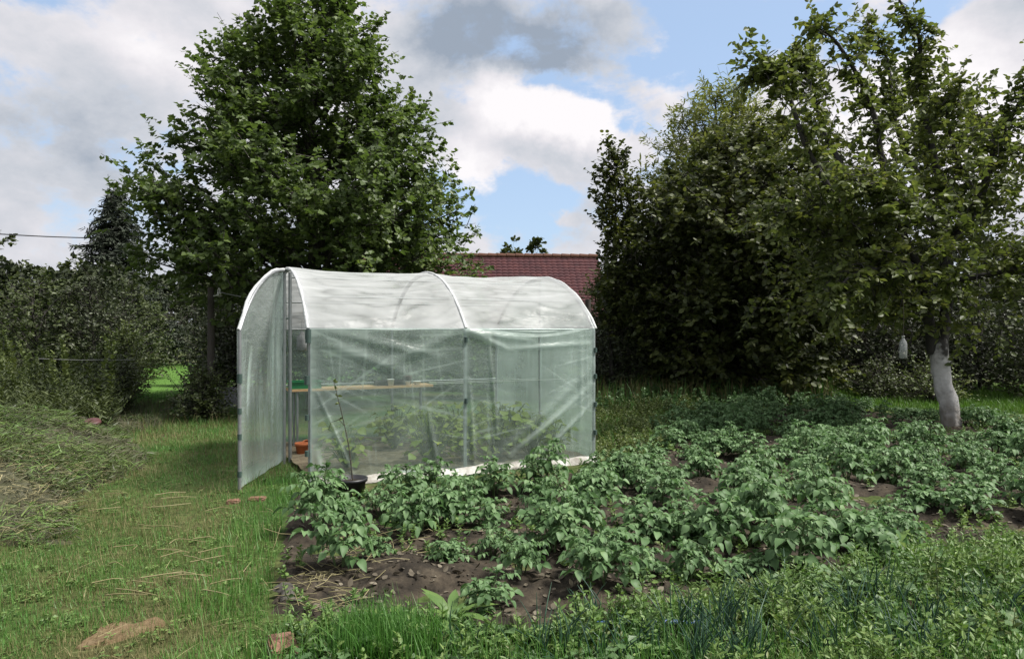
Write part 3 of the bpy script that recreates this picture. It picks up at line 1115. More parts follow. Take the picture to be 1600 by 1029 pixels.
leaf_run(lv, P0, D, LT, 13, T_OVATE, .088, .35, .7, 5)
lv.obj('crown', M['cherry'], cherry, smooth=False)


def bush(px, Y, top, hw, leaf, label, n=5000, size=.07, tmpl=T_OVATE, name='bush', cat='bush', seed=1, bottom=.05, lean=0, **kw):
    """rounded shrub standing on the ground: top in photo py, half width in px"""
    s = Y / FPX
    zt = H + (514.5 - top) * s
    R = hw * s
    prof = [(bottom, .72 * R, .72 * R), (.25 * zt, .95 * R, .95 * R), (.5 * zt, R, R), (.75 * zt, .78 * R, .78 * R), (.92 * zt, .42 * R, .42 * R), (zt, .1 * R, .1 * R)]
    kw.setdefault('levels', 8)
    kw.setdefault('per', 8)
    return branch_tree(name, label, cat, ((px - 800) / FPX * Y, Y, 0), prof, leaf, tmpl, size, int(n * 1.5), .05, seed=seed, rise=.7, twig=.3, k=8, spread=.2, **kw)


# far spruce
sp = thing('spruce_tree', 'dark pointed spruce in the distance at the left', 'tree', ((178 - 800) / FPX * 26, 26, 0))
wood, nd = MB(), MB()
r = np.random.default_rng(2)
zt = H + (514.5 - 296) * 26 / FPX
wood.tube([(0, 0, -.1), (.05, 0, zt * .6), (.1, 0, zt)], [.2, .1, .015], 8)
P0, D, LT = [], [], []
for i in range(150):
    z = zt * (1 - .9 * (i / 150))
    L = (.22 + .42 * (zt - z)) * r.uniform(.6, 1.15)
    L = min(L, 2.2)
    az = i * 2.4
    d = np.array([math.cos(az), math.sin(az), r.uniform(-.1, .2)])
    m = max(4, int(L * 26))
    t = r.uniform(.1, 1, m)[:, None]
    q = np.array([.06, 0, z]) + d * L * t - UPV * (.25 * L * t * t)
    wood.tube([(.05, 0, z), np.array([.05, 0, z]) + d * L - UPV * .2 * L], [.02, .005], 4, cap=False)
    P0.append(q)
    D.append(unit(d + .6 * r.normal(size=(m, 3)) - UPV * .5))
    LT.append(r.uniform(.15, .35, m))
P0, D, LT = map(np.concatenate, (P0, D, LT))
leaf_run(nd, P0, D, LT, 7, T_LANCE, .2, .4, .6, 3)
wood.obj('trunk', M['bark'], sp)
nd.obj('crown', M['spruce'], sp, smooth=False)

bushes = [
    # px, Y, top, halfwidth, leaf, label, n, size
    (60, 17, 425, 95, 'bush', 'broad green bush at the far left edge behind the weed heap', 6000, .08),
    (145, 17, 430, 58, 'dark', 'dark tall bush under the distant spruce', 5500, .07),
    (205, 20, 432, 55, 'bush', 'mid green bush between the spruce and the maple', 4500, .08),
    (196, 15, 508, 22, 'yellowbush', 'small yellow-green bush beside the bright lawn gap', 2200, .06),
    (265, 28, 452, 60, 'dark', 'dark rounded bush behind the bright lawn gap', 4500, .08),
    (338, 17.5, 455, 42, 'dark', 'dark bush standing left of the wooden post', 4000, .07),
    (352, 15.6, 450, 36, 'bush', 'green bush directly behind the wooden post', 3000, .07),
    (410, 15.5, 440, 55, 'dark', 'dark bush behind the swung-open tunnel door', 4500, .07),
    (500, 16, 432, 75, 'dark', 'dark wide bush behind the door end of the tunnel', 5000, .08),
    (610, 16, 445, 70, 'dark', 'dark bush behind the middle of the tunnel', 4500, .08),
    (715, 17, 455, 70, 'dark', 'dark bush behind the tunnel below the tiled roof', 4500, .08),
    (735, 14.4, 402, 26, 'maple', 'light leafy bush in front of the left end of the tiled roof', 1500, .08),
    (820, 17, 482, 70, 'bush', 'low green bush behind the far end of the tunnel', 4000, .07),
    (962, 18, 404, 52, 'yellowbush', 'feathery pale green bush between tiled roof and hornbeam', 10000, .07),
    (955, 14.5, 490, 45, 'dark', 'dark brambly bush at the right end of the tunnel', 3800, .06),
    (1340, 17, 400, 70, 'dark', 'dark bush filling the gap right of the hornbeam', 5000, .08),
    (1420, 15.5, 440, 75, 'dark', 'dark bush behind the hanging bottle', 5500, .07),
    (1530, 16, 420, 85, 'dark', 'dark bush behind the limewashed trunk', 5000, .08),
    (318, 10.9, 585, 22, 'bush', 'low dark bush at the foot of the wooden post', 2200, .05),
    (178, 12.2, 562, 26, 'bush', 'low spreading bush at the end of the mown path', 2600, .05),
    (1370, 14.2, 566, 34, 'bush', 'low weedy bush on the strip of lawn under the bottle', 1800, .05),
    (1450, 13.6, 570, 40, 'yellowbush', 'straggly yellow-green bush left of the limewashed trunk', 1400, .05),
    (1640, 14, 380, 80, 'bush', 'green bush at the far right edge behind the fruit tree', 4000, .08),
]
for i, (px, Y, top, hw, leaf, lab, n, size) in enumerate(bushes):
    bush(px, Y, top, hw, leaf, lab, n, size, seed=40 + i, group='bushes around the garden')

# distant trees
for i, (px, top, hw, lab) in enumerate(((800, 374, 40, 'distant tree peeping over the tiled roof ridge, wider one'), (838, 368, 26, 'distant tree peeping over the tiled roof ridge, narrower darker one'),
                                         (1700, 330, 120, 'distant tree beyond the right edge of the garden'), (-60, 340, 120, 'distant tree beyond the left edge of the garden'), (120, 400, 40, 'distant tree left of the spruce'))):
    bush(px, 52, top, hw, 'bush', lab, 2600, .3, T_ROUND, 'distant_tree', 'tree', 80 + i, levels=7, per=7)
# dense hedges closing the garden behind the bushes
for nm_lab, x0_, x1_, y0_, h_, n_, sd_ in (('long dense dark hedge closing the garden behind the fruit tree', 4.2, 30, 21.5, 4.2, 26000, 140), ('long dense dark hedge closing the garden at the far left', -34, -12.6, 23, 3.7, 20000, 141)):
    r = np.random.default_rng(sd_)
    hd = thing('hedge', nm_lab, 'hedge', ((x0_ + x1_) / 2, y0_, 0), 'hedges closing the garden')
    x = r.uniform(x0_, x1_, n_)
    top_ = h_ * (.75 + .5 * fbm(x * 1.0, x * 0 + sd_, 2.2, 3))
    z = top_ * r.uniform(0, 1, n_) ** .8
    y = y0_ + r.uniform(-.7, .7, n_) * (1.15 - .6 * z / top_)
    g = RMB(hd)
    g.inst(T_OVATE, np.stack([x, y, z], 1), r.normal(size=(n_, 3)), r.normal(size=(n_, 3)) + UPV, r.uniform(.13, .26, n_))
    g.obj('foliage', M['dark'], hd, False)
    g = RMB(hd)
    for xs_ in np.arange(x0_ + .4, x1_, .9):
        g.tube([(xs_, y0_, -.1), (xs_ + .1, y0_, 1.2), (xs_ - .1, y0_, h_ * .8)], [.05, .035, .012], 5)
    g.obj('stems', M['bark'], hd)
# far tree line that closes the horizon
mb = MB()
r = np.random.default_rng(9)
n = 22000
x = r.uniform(-70, 70, n)
hgt = 4.2 + 2.4 * fbm(x, x * 0, 7, 3)
z = hgt * r.uniform(0, 1, n) ** .8
y = 62 + r.uniform(-2, 2, n) - (x / 70) ** 2 * 6
mb.inst(T_ROUND, np.stack([x, y, z], 1), r.normal(size=(n, 3)), r.normal(size=(n, 3)) + UPV, r.uniform(.5, .9, n))
tag(mb.obj('far_treeline', M['dark'], smooth=False), 'far line of trees on the horizon', 'trees', kind='stuff')

# ------------------------------------------------------------------ house with tiled roof
HO = 31.0
hx0, hx1 = (560 - 800) / FPX * HO, (936 - 800) / FPX * HO
hs = thing('tiled_house', 'low house with long dull red tiled roof behind the tunnel', 'house', ((hx0 + hx1) / 2, HO, 0))
hs.rotation_euler = (0, 0, math.radians(4))
LX = hx1 - hx0
zr, ze, dep = H + 114 * HO / FPX, 1.55, 3.4
rm = MB()
nx, rowsN = 300, 22
for side in (-1, 1):
    for rI in range(rowsN):
        t0, t1 = rI / rowsN, (rI + 1) / rowsN
        xx = np.linspace(-LX / 2, LX / 2, nx)
        wv = .025 * np.abs(np.sin(xx / .24 * PI)) ** .7
        def line(t, lift):
            return np.stack([xx, side * dep * t + 0 * xx, zr - (zr - ze) * t + wv + lift], 1)
        Vv = np.concatenate([line(t0, .0), line(t1, .035), line(t1, -.01)])
        i = np.arange(nx - 1)
        rm.add(Vv, np.concatenate([np.stack([i, i + 1, nx + i + 1, nx + i], 1), np.stack([nx + i, nx + i + 1, 2 * nx + i + 1, 2 * nx + i], 1)]))
ro = rm.obj('roof', M['tile'], hs, False)
rg = MB()
for i in range(26):
    xa = -LX / 2 + LX * i / 26
    rg.tube([(xa, 0, zr + .03), (xa + LX / 26 + .02, 0, zr + .02)], [.13, .11], 10)
rg.obj('ridge_cap', M['ridge'], ro)
w = MB()
w.box((0, 0, ze / 2), (LX - .4, 2 * dep - .6, ze))
gx = LX / 2 - .2
for sx in (-1, 1):
    w.add([(sx * gx, -dep + .3, ze), (sx * gx, dep - .3, ze), (sx * gx, 0, zr - .12)], [[0, 1, 2]])
w.obj('wall', M['render'], hs, False)
for x in (-2.4, .2, 2.6):
    ww = MB()
    ww.box((x, -dep + .28, .95), (.9, .08, .9))
    wf = ww.obj('window', M['white_pl'], hs, False)
    ww = MB()
    ww.box((x - .2, -dep + .235, .95), (.34, .02, .78))
    ww.box((x + .2, -dep + .235, .95), (.34, .02, .78))
    ww.obj('pane', M['glass'], wf, False)

# ------------------------------------------------------------------ posts, wires, bottle, cloche
po = gnd(329, 650)
post = thing('wooden_post', 'dark weathered wooden post with a white insulator left of the tunnel', 'post', po)
g = MB()
g.tube([(0, 0, -.1), (.01, 0, 1.2), (0, .01, 2.08)], [.06, .056, .05], 10)
g.obj('pole', M['oldwood'], post)
g = MB()
g.lathe([(0, 0), (.028, .0), (.034, .03), (.022, .05), (.03, .08), (.012, .11), (0, .11)], (.14, 0, 1.96), 12)
g.tube([(.04, 0, 1.94), (.14, 0, 1.96)], .012, 6)
g.obj('insulator', M['white_pl'], post)
g = MB()
g.tube(spline([po + (.14, 0, 2.0), at(400, 466, 10.9), at(520, 470, 11.2)], 12), .007, 5)
tag(g.obj('wire', M['wire']), 'pale wire running from the wooden post to behind the tunnel', 'wire')
g = MB()
g.tube(spline([at(60, 560, 10.4), at(120, 562, 10.6), at(205, 562, 11)], 10), .004, 5)
tag(g.obj('wire', M['wire']), 'thin pale wire stretched over the weeds at the left', 'wire')
g = MB()
g.tube(spline([at(-60, 362, 24), at(60, 369, 25), at(150, 372, 26)], 10), .02, 5)
tag(g.obj('cable', M['black_pl']), 'dark overhead cable at the far left in front of the spruce', 'cable')
p2 = at(918, 514, 12.6)
g = MB()
g.tube([(0, 0, -.1), (0, .01, 1.0), (.01, 0, 1.93)], [.06, .055, .05], 8)
o = g.obj('fence_post', M['oldwood'])
o.location = (p2[0], p2[1], 0)
tag(o, 'dark bare fence post rising behind the right end of the tunnel', 'post')

bt = at(1411, 560, 8.3)
bottle = thing('hanging_bottle', 'clear plastic bottle trap hanging below the fruit tree branches', 'bottle', bt)


def bottlemat():
    m, nt, out = newmat('clear_bottle')
    L = nt.links
    tr_ = N(nt, 'ShaderNodeBsdfTransparent')
    tr_.inputs[0].default_value = (.9, .92, .92, 1)
    d = N(nt, 'ShaderNodeBsdfDiffuse')
    d.inputs[0].default_value = (.7, .72, .72, 1)
    gl = N(nt, 'ShaderNodeBsdfGlossy', Roughness=.15)
    a = N(nt, 'ShaderNodeMixShader')
    a.inputs[0].default_value = .22
    L.new(tr_.outputs[0], a.inputs[1])
    L.new(d.outputs[0], a.inputs[2])
    fr = N(nt, 'ShaderNodeFresnel', IOR=1.5)
    b = N(nt, 'ShaderNodeMixShader')
    L.new(fr.outputs[0], b.inputs[0])
    L.new(a.outputs[0], b.inputs[1])
    L.new(gl.outputs[0], b.inputs[2])
    L.new(b.outputs[0], out.inputs[0])
    return m


bottle.scale = (.86, .86, .86)
M['bottle'] = bottlemat()
M['liquid'] = noisemat('bait_liquid', [(.24, .24, .2), (.32, .32, .28)], 5, .3)
g = MB()
g.lathe([(0, 0), (.045, .0), (.052, .012), (.050, .06), (.052, .07), (.052, .19), (.045, .225), (.02, .27), (.018, .29), (.022, .292), (.022, .31), (0, .31)], (0, 0, 0), 20)
g.obj('body', M['bottle'], bottle)
g = MB()
g.lathe([(0, .006), (.046, .012), (.047, .10), (0, .10)], (0, 0, 0), 20)
g.obj('bait', M['liquid'], bottle)
g = MB()
g.tube([(0, 0, .31), (.01, 0, .55), (0, 0, .80)], .004, 5)
g.obj('string', M['twig'], bottle)

cp = gnd(362, 637)
cloche = thing('cloche', 'small grey plastic sheet draped over a low frame left of the tunnel door', 'cloche', cp)
g = MB()
a, b = np.meshgrid(np.linspace(-1, 1, 40), np.linspace(0, 1, 20), indexing='ij')
xx = .42 * a * (1 + .15 * (1 - b)) + .01 * np.sin(a * 40)
zz = .36 * b
yy = -.2 - .12 * (1 - b) + .025 * np.sin(a * 26 + b * 2) * (1 - b * .6)
P = np.stack([xx, yy, zz + 0 * a], 2).reshape(-1, 3)
i, j = np.meshgrid(np.arange(39), np.arange(19), indexing='ij')
kk = (i * 20 + j).ravel()
g.add(P, np.stack([kk, kk + 20, kk + 21, kk + 1], 1))
P2 = P.copy()
P2[:, 1] *= -1
g.add(P2, np.stack([kk, kk + 20, kk + 21, kk + 1], 1))
xx = .42 * a
P = np.stack([xx, -.2 + .4 * b, .36 + .015 * np.sin(a * 14 + b * 5)], 2).reshape(-1, 3)
g.add(P, np.stack([kk, kk + 20, kk + 21, kk + 1], 1))
M['sheet'] = filmmat('old_sheet', .35, .65, (.8, .8, .8), diff=(.3, .3, .32), gloss=.08, nscale=6)
g.obj('sheet', M['sheet'], cloche)
for x, y, z, in ((-.4, -.19, .36), (.4, -.19, .36), (-.4, .19, .36), (.4, .19, .36), (-.12, -.25, .55)):
    g = MB()
    g.tube([(x, y, -.05), (x + .005, y, z)], .012, 5)
    g.obj('stake', M['greyw'], cloche)

# ------------------------------------------------------------------ black pot with a dead stem
bp = gnd(549, 788)
pot = thing('black_pot', 'black plastic plant pot standing at the tunnel edge among potato leaves', 'pot', bp)
g = MB()
g.lathe([(0, .0), (.085, 0), (.115, .19), (.128, .19), (.13, .215), (.118, .215), (.112, .18), (0, .18)], (0, 0, 0), 28)
g.obj('body', M['black_pl'], pot)
g = MB()
g.lathe([(0, .185), (.112, .182)], (0, 0, 0), 24)
g.obj('soil', M['soil'], pot)
st = thing('dry_stem', 'thin bare dark stem with a few buds rising from the black pot', 'plant', bp + (.01, 0, .18))
pts = spline([(0, 0, 0), (-.03, 0, .28), (-.09, .01, .55), (-.155, .02, .80)], 14)
g = MB()
g.tube(pts, np.linspace(.006, .0025, 14), 5)
g.tube([pts[7], pts[7] + (-.05, 0, .06)], [.003, .002], 4)
g.tube([pts[8], pts[8] + (-.09, -.02, -.03), pts[8] + (-.11, -.02, -.09)], [.003, .002, .002], 4)
g.obj('stem', M['twig'], st)
g = MB()
r = np.random.default_rng(3)
idx = np.array([9, 10, 10, 11, 11, 12, 12, 13, 13, 12, 11, 13, 8])
g.inst(T_OVATE, pts[idx], unit(r.normal(size=(13, 3)) + UPV * .4), r.normal(size=(13, 3)) + UPV, r.uniform(.02, .04, 13))
g.obj('leaves', M['yellowbush'], st, False)

# ------------------------------------------------------------------ potato plants


def potato_variant(seed, tall=1.0, sparse=1.0):
    r = np.random.default_rng(seed)
    stems = MB()
    pos, fw, nr, sz = [], [], [], []
    ns = int(r.integers(3, 6))
    for s in range(ns):
        az = 2 * PI * s / ns + r.uniform(-.5, .5)
        hgt = r.uniform(.19, .34) * tall
        ln = r.uniform(.04, .16)
        top = np.array([math.cos(az) * ln, math.sin(az) * ln, hgt])
        b0 = top * np.array([.2, .2, 0]) + .015 * r.normal(size=3) * (1, 1, 0) + (0, 0, -.03)
        pts = spline([b0, b0 * .4 + top * .6 * np.array([.75, .75, 1]), top], 9)
        stems.tube(pts, np.linspace(.0075, .004, 9), 5)
        nl = max(5, int(r.integers(11, 15) * sparse))
        for l in range(nl):
            t = .28 + .72 * (l + .5) / nl
            p = np.array([np.interp(t * 8, np.arange(9), pts[:, i]) for i in range(3)])
            a = az + l * 2.4 + r.uniform(-.4, .4)
            topf = (l + 1) / nl
            rl = r.uniform(.12, .21) * (1.05 - .45 * topf)
            d = np.array([math.cos(a), math.sin(a), 0])
            e1, e2 = r.uniform(.35, .75) * (.4 + topf), r.uniform(-.35, .2)
            rc = spline([p, p + d * rl * .5 + UPV * rl * .5 * e1, p + d * rl * .95 + UPV * rl * (.5 * e1 + .5 * e2)], 7)
            stems.tube(rc, np.linspace(.003, .0015, 7), 4, cap=False)
            sc = r.uniform(.8, 1.2) * (1.1 - .35 * topf)
            tg = unit(rc[-1] - rc[-2])
            pos.append(rc[-1]); fw.append(unit(tg - UPV * r.uniform(.0, .65))); sz.append(.070 * sc)
            nr.append(unit(UPV + .35 * r.normal(size=3) + d * .4))
            sd = np.cross(d, UPV)
            for q, (tt, ss) in enumerate(((.82, .058), (.62, .052), (.42, .042), (.24, .026))):
                pp = np.array([np.interp(tt * 6, np.arange(7), rc[:, i]) for i in range(3)])
                for sg in (-1, 1):
                    pos.append(pp); fw.append(unit(sd * sg + d * .45 - UPV * r.uniform(-.1, .55) + .2 * r.normal(size=3))); sz.append(ss * sc * r.uniform(.85, 1.15))
                    nr.append(unit(UPV + .35 * r.normal(size=3) + .2 * sd * sg))
        for q in range(7):       # tight young leaves at the tip
            a = r.uniform(0, 2 * PI)
            pos.append(pts[-1] + (0, 0, .005 * q)); fw.append(unit(np.array([math.cos(a), math.sin(a), r.uniform(.2, 1.2)]))); sz.append(r.uniform(.03, .055)); nr.append(UPV + .3 * r.normal(size=3))
    lv = MB()
    lv.inst(T_POTATO, np.array(pos), np.array(fw), np.array(nr), np.array(sz))
    return stems.mesh('stems', M['potatostem']), lv.mesh('foliage', M['potato'])


pv = [potato_variant(100 + i, tall=(1, 1.1, .85, 1.2, .75, 1, .7)[i % 7], sparse=(1, 1, .9, 1.1, .75, 1, .6)[i % 7]) for i in range(10)]
protos = {}


def potato(x, y, rz, s, var, label, group='potato plants in the bed'):
    z = float(soil_z(np.array([x]), np.array([y]))[0])
    if var not in protos:
        root = thing('potato_plant', label, 'potato plant', (x, y, z), group)
        root.rotation_euler = (0, 0, rz)
        root.scale = (s, s, s * (.94 + .16 * math.sin(x * 7 + y * 5)))
        for nm, me in zip(('stems', 'foliage'), pv[var]):
            o = bpy.data.objects.new(nm, me)
            COL.objects.link(o)
            o.parent = root
        protos[var] = root
        return root
    c = copy_thing(protos[var], (x, y, z), rz, s, label, group)
    c.scale = (s, s, s * (.94 + .16 * math.sin(x * 7 + y * 5)))
    return c


r = np.random.default_rng(77)
hand = [  # base px, scale, variant, label
    (528, 895, 1.0, 5, 'potato plant alone at the front left corner of the bed'),
    (500, 838, 1.0, 1, 'large bushy potato plant beside the path below the black pot'),
    (535, 818, .8, 0, 'potato plant right in front of the black pot'),
    (512, 792, .8, 3, 'potato plant between the tunnel corner and the black pot'),
    (762, 962, .85, 6, 'small lone potato plant nearest the front weeds, mid bed'),
    (640, 838, 1.0, 2, 'wide low potato plant right of the bare soil by the black pot'),
    (690, 822, 1.0, 0, 'potato plant just right of the wide low one'),
    (630, 785, .85, 3, 'tall potato plant against the tunnel foil right of the black pot'),
    (675, 775, .85, 1, 'second tall potato plant against the tunnel foil'),
    (700, 880, .6, 4, 'tiny potato plant on the bare soil mid front'),
    (770, 868, .65, 6, 'small thin potato plant on bare soil below the tunnel middle'),
    (752, 828, .95, 5, 'potato plant below the middle post of the tunnel'),
    (775, 778, 1.0, 8, 'tallest potato plant at the tunnel wall by the middle post'),
    (850, 772, 1.0, 3, 'tall upright potato plant in front of the loose foil corner'),
    (862, 868, 1.05, 1, 'large dark potato plant standing over dark hollow soil'),
    (850, 815, 1.0, 7, 'dense potato plant behind the large dark one'),
    (930, 800, 1.0, 0, 'dense potato plant right of the loose foil corner'),
    (945, 925, .95, 9, 'potato plant with drooping leaves near the front right weeds'),
    (965, 880, .8, 4, 'small potato plant behind the drooping one'),
    (1090, 905, .9, 6, 'potato plant with one big hanging leaf by the front weeds'),
    (1010, 850, 1.1, 7, 'potato plant in the second row right of centre'),
    (1110, 860, 1.15, 2, 'wide potato plant in the second row'),
    (1245, 900, 1.25, 5, 'big leaved potato plant at the front edge on the right'),
    (1180, 850, 1.15, 1, 'potato plant left behind the big leaved one'),
    (1335, 870, 1.15, 0, 'potato plant beside the dock leaves at the right front'),
    (1290, 825, 1.1, 8, 'potato plant behind the dock leaves'),
    (600, 812, .8, 6, 'potato plant in the gap between the black pot and the wide low plant'),
    (722, 792, .85, 9, 'potato plant under the tunnel foil left of the middle post'),
    (590, 880, .5, 4, 'very small potato plant beside the dry stalks'),
    (812, 905, .65, 9, 'small potato plant in front of the large dark one'),
    (905, 852, .95, 2, 'potato plant right of the large dark one'),
    (1042, 800, 1.0, 8, 'upright potato plant behind the second row right of centre'),
    (1012, 905, .7, 6, 'small potato plant between the drooping one and the hanging leaf one'),
    (1170, 905, .75, 4, 'small potato plant left of the big leaved one at the front edge'),
    (1060, 850, .9, 0, 'potato plant in the second row between the wide one and its left neighbour'),
    (1400, 850, .8, 9, 'potato plant right of the dock leaves'),
    (1510, 812, .8, 5, 'potato plant on bare soil at the right border'),
    (1440, 800, .9, 4, 'small potato plant on bare soil at the right'),
]
pl = []
for px, py, s, v, lab in hand:
    p = gnd(px, py)
    potato(p[0], p[1], r.uniform(0, 6.28), s, v, lab)
    pl.append((p[0], p[1]))
FILL = [gnd(870, 790), gnd(935, 740), gnd(1010, 690), gnd(1050, 652), gnd(1180, 634), gnd(1440, 650), gnd(1600, 668), gnd(1850, 690), gnd(1800, 830), gnd(1400, 835), gnd(1220, 860), gnd(1000, 850)]
FILL = [(p[0], p[1]) for p in FILL]
BARE = [(1470, 676, .75), (1450, 700, .5), (1405, 700, .35), (1330, 745, .22), (1440, 745, .3), (1480, 820, .45), (1400, 790, .35), (1200, 690, .2), (985, 690, .3)]
BARE = [(*gnd(a, b)[:2], c) for a, b, c in BARE]
nf = 0
for row in np.arange(3.5, 14, .52):
    for cx in np.arange(-1, 12, .40):
        x = cx + r.uniform(-.11, .11)
        y = row - .22 * cx + r.uniform(-.1, .1)
        if not inpoly(np.array([x]), np.array([y]), FILL)[0]:
            continue
        if min(math.hypot(x - a, y - b) for a, b in pl) < .33 or r.uniform() < .13:
            continue
        if any(math.hypot(x - a, y - b) < c for a, b, c in BARE) and r.uniform() < .9:
            continue
        if x / y > .76 or nf > 250:
            continue
        potato(x, y, r.uniform(0, 6.28), r.uniform(.62, 1.05), int(r.integers(0, 10)), 'leafy potato plant growing among many in the dense rows of the bed', 'potato plants in the dense rows')
        nf += 1
print('filled potatoes', nf)

# vegetables inside the tunnel
vv = []
for i in range(3):
    rr = np.random.default_rng(300 + i)
    g, st_ = MB(), MB()
    n = 70
    az = rr.uniform(0, 6.28, n)
    rad_ = rr.uniform(.05, .30, n)
    tip = np.stack([np.cos(az) * rad_, np.sin(az) * rad_, rr.uniform(.12, .5, n)], 1)
    for t in tip:
        st_.tube([(0, 0, 0), t * .6 + (0, 0, .08), t], .004, 4, cap=False)
    g.inst(T_SQUASH, tip, np.stack([np.cos(az), np.sin(az), rr.uniform(-.5, .2, n)], 1), UPV + .5 * rr.normal(size=(n, 3)), rr.uniform(.05, .11, n))
    vv.append((st_.mesh('stems', M['potatostem']), g.mesh('foliage', M['squash'])))
rr = np.random.default_rng(31)
vp = {}
k = 0
for u, v in ((1.25, .35), (1.62, .3), (2.0, .4), (2.4, .35), (2.75, .5), (1.45, .8), (1.85, .85), (2.3, .8), (2.7, .9), (1.2, 1.45), (1.6, 1.4), (2.0, 1.5), (2.45, 1.4), (1.4, 1.9), (.45, .5)):
    p = gp(u, v, .0)
    p[2] = float(ground_z(p[0], p[1])) + .02
    i = k % 3
    k += 1
    lab = 'leafy yellow-green vegetable plant growing inside the tunnel' if k < 15 else ('small vegetable plant just inside the tunnel by the near corner post' if k == 15 else 'vegetable plant under the door end of the tunnel shelf')
    s = rr.uniform(.75, 1.15) * (1 if k < 15 else .8)
    if i not in vp:
        root = thing('vegetable_plant', lab, 'vegetable', p, 'vegetables inside the tunnel')
        for nm, me in zip(('stems', 'foliage'), vv[i]):
            o = bpy.data.objects.new(nm, me)
            COL.objects.link(o)
            o.parent = root
        root.scale = (s, s, s)
        vp[i] = root
    else:
        copy_thing(vp[i], p, rr.uniform(0, 6.28), s, lab, 'vegetables inside the tunnel')

# ------------------------------------------------------------------ grass, weeds and litter
GH_POLY = [tuple(gp(u, v, 0)[:2]) for u, v in ((-.02, -.05), (LEN + .02, -.05), (LEN + .02, WID), (-.02, WID))]
LEFT = [(-6.5, 13.5), (-6.5, 2.2), (-.85, 2.2), (-1.02, 3.0), (-1.25, 3.66), (-1.45, 4.4), (-1.75, 5.5), (-1.80, 6.2), (-2.2, 7.2), (-2.6, 8.3), (-3.3, 10), (-4.2, 13.5)]
WEEDS = [gnd(405, 1180), gnd(415, 1029), gnd(440, 985), gnd(520, 985), gnd(620, 978), gnd(710, 1000), gnd(850, 1015), gnd(980, 975), gnd(1090, 940), gnd(1230, 912), gnd(1380, 880), gnd(1600, 850), gnd(1900, 830), gnd(1900, 1180)]
WEEDS = [(p[0], p[1]) for p in WEEDS]
SIDE = [gnd(935, 760), gnd(935, 650), gnd(960, 612), gnd(1100, 612), gnd(1090, 650), gnd(1050, 690), gnd(985, 750)]
SIDE = [(p[0], p[1]) for p in SIDE]
PATCH = [gnd(112, 1008), gnd(135, 992), gnd(175, 972), gnd(250, 962), gnd(252, 972), gnd(215, 988), gnd(150, 1010), gnd(118, 1020)]
PATCH = [(p[0], p[1]) for p in PATCH]


def scatter(poly, n, seed):
    r = np.random.default_rng(seed)
    P = np.array(poly)
    lo, hi = P.min(0), P.max(0)
    out = np.zeros((0, 2))
    while len(out) < n:
        q = r.uniform(lo, hi, (n * 2, 2))
        q = q[inpoly(q[:, 0], q[:, 1], poly)]
        out = np.concatenate([out, q])
    return out[:n]


def near_scatter(poly, n, seed, p=1.0):
    """denser towards the path in front: keeps points with probability 1/y^p"""
    r = np.random.default_rng(seed + 1)
    q = scatter(poly, int(n * 4), seed)
    w = (3.0 / np.maximum(q[:, 1], 3.0)) ** p
    q = q[r.uniform(0, 1, len(q)) < w]
    return q[:n]


def blades(name, mat, q, lo, hi, w, lean, seed, label, bend=.9):
    r = np.random.default_rng(seed)
    n = len(q)
    mb = MB()
    z = ground_z(q[:, 0], q[:, 1])
    pos = np.stack([q[:, 0], q[:, 1], z - .005], 1)
    az = r.uniform(0, 2 * PI, n)
    d = np.stack([np.cos(az), np.sin(az), 0 * az], 1)
    fwd = unit(UPV + d * lean * r.uniform(.1, 1, n)[:, None])
    sz = r.uniform(lo, hi, n) * (1 + .15 * np.maximum(0, q[:, 1] - 6))
    nrm = unit(-d + UPV * .3)
    nrm = -nrm
    for i in range(3):
        s = slice(i * n // 3, (i + 1) * n // 3)
        mb.inst(strip(w, 4, bend * (.4 + .5 * i)), pos[s], fwd[s], nrm[s], sz[s])
    return tag(mb.obj(name, M[mat], smooth=True), label, 'grass', kind='stuff')


r = np.random.default_rng(50)
q = near_scatter(LEFT, 170000, 51, 1.5)
mask = .6 * fbm(q[:, 0], q[:, 1], .8, 3) + .4 * fbm(q[:, 0] + 5, q[:, 1], .22, 2)
edge = np.clip(1 - np.abs(q[:, 0] + 1.1 + (q[:, 1] - 3) * .27) / .5, 0, 1)      # taller strip beside the bed
inp = polydist(q[:, 0], q[:, 1], PATCH) + .14 * (fbm(q[:, 0], q[:, 1], .1, 2) - .5) + .03 * rng.normal(size=len(q)) > .035
g1 = q[((mask + .28 * edge + r.normal(size=len(q)) * .05) > .475) & ~inp]
blades('lawn_grass', 'grass', g1, .02, .055, .075, 1.5, 52, 'short green grass of the trodden path')
e1 = near_scatter(LEFT, 60000, 53, 1.2)
ed = np.clip(1 - np.abs(e1[:, 0] + 1.28 + (e1[:, 1] - 3) * .25) / .35, 0, 1)
m2 = fbm(e1[:, 0], e1[:, 1], .45, 2)
e1 = e1[(r.uniform(0, 1, len(e1)) < ed * .9) & (m2 + .15 * r.normal(size=len(e1)) > .52) & (e1[:, 1] < 6.6)][:8000]
blades('tall_grass', 'grass', e1, .05, .2, .028, .9, 54, 'longer green grass along the edge of the potato bed', 1.1)
d1 = q[((mask + .25 * edge + r.normal(size=len(q)) * .09) < .565) & ~inp]
blades('dry_thatch', 'dry', d1[:95000], .02, .07, .045, 3.0, 55, 'dry brownish thatch between the grass', 1.2)
dt = near_scatter(LEFT, 30000, 151, 1.4)
dt = dt[(fbm(dt[:, 0] + 3, dt[:, 1], .55, 3) + .05 * rng.normal(size=len(dt)) > .60)]
blades('dry_thatch', 'dry', dt[:9000], .05, .16, .02, 2.2, 152, 'matted tufts of longer dry grass on the path', 1.3)
gt = near_scatter(LEFT, 40000, 153, 1.4)
gt = gt[(fbm(gt[:, 0] + 8, gt[:, 1], .35, 2) > .68)]
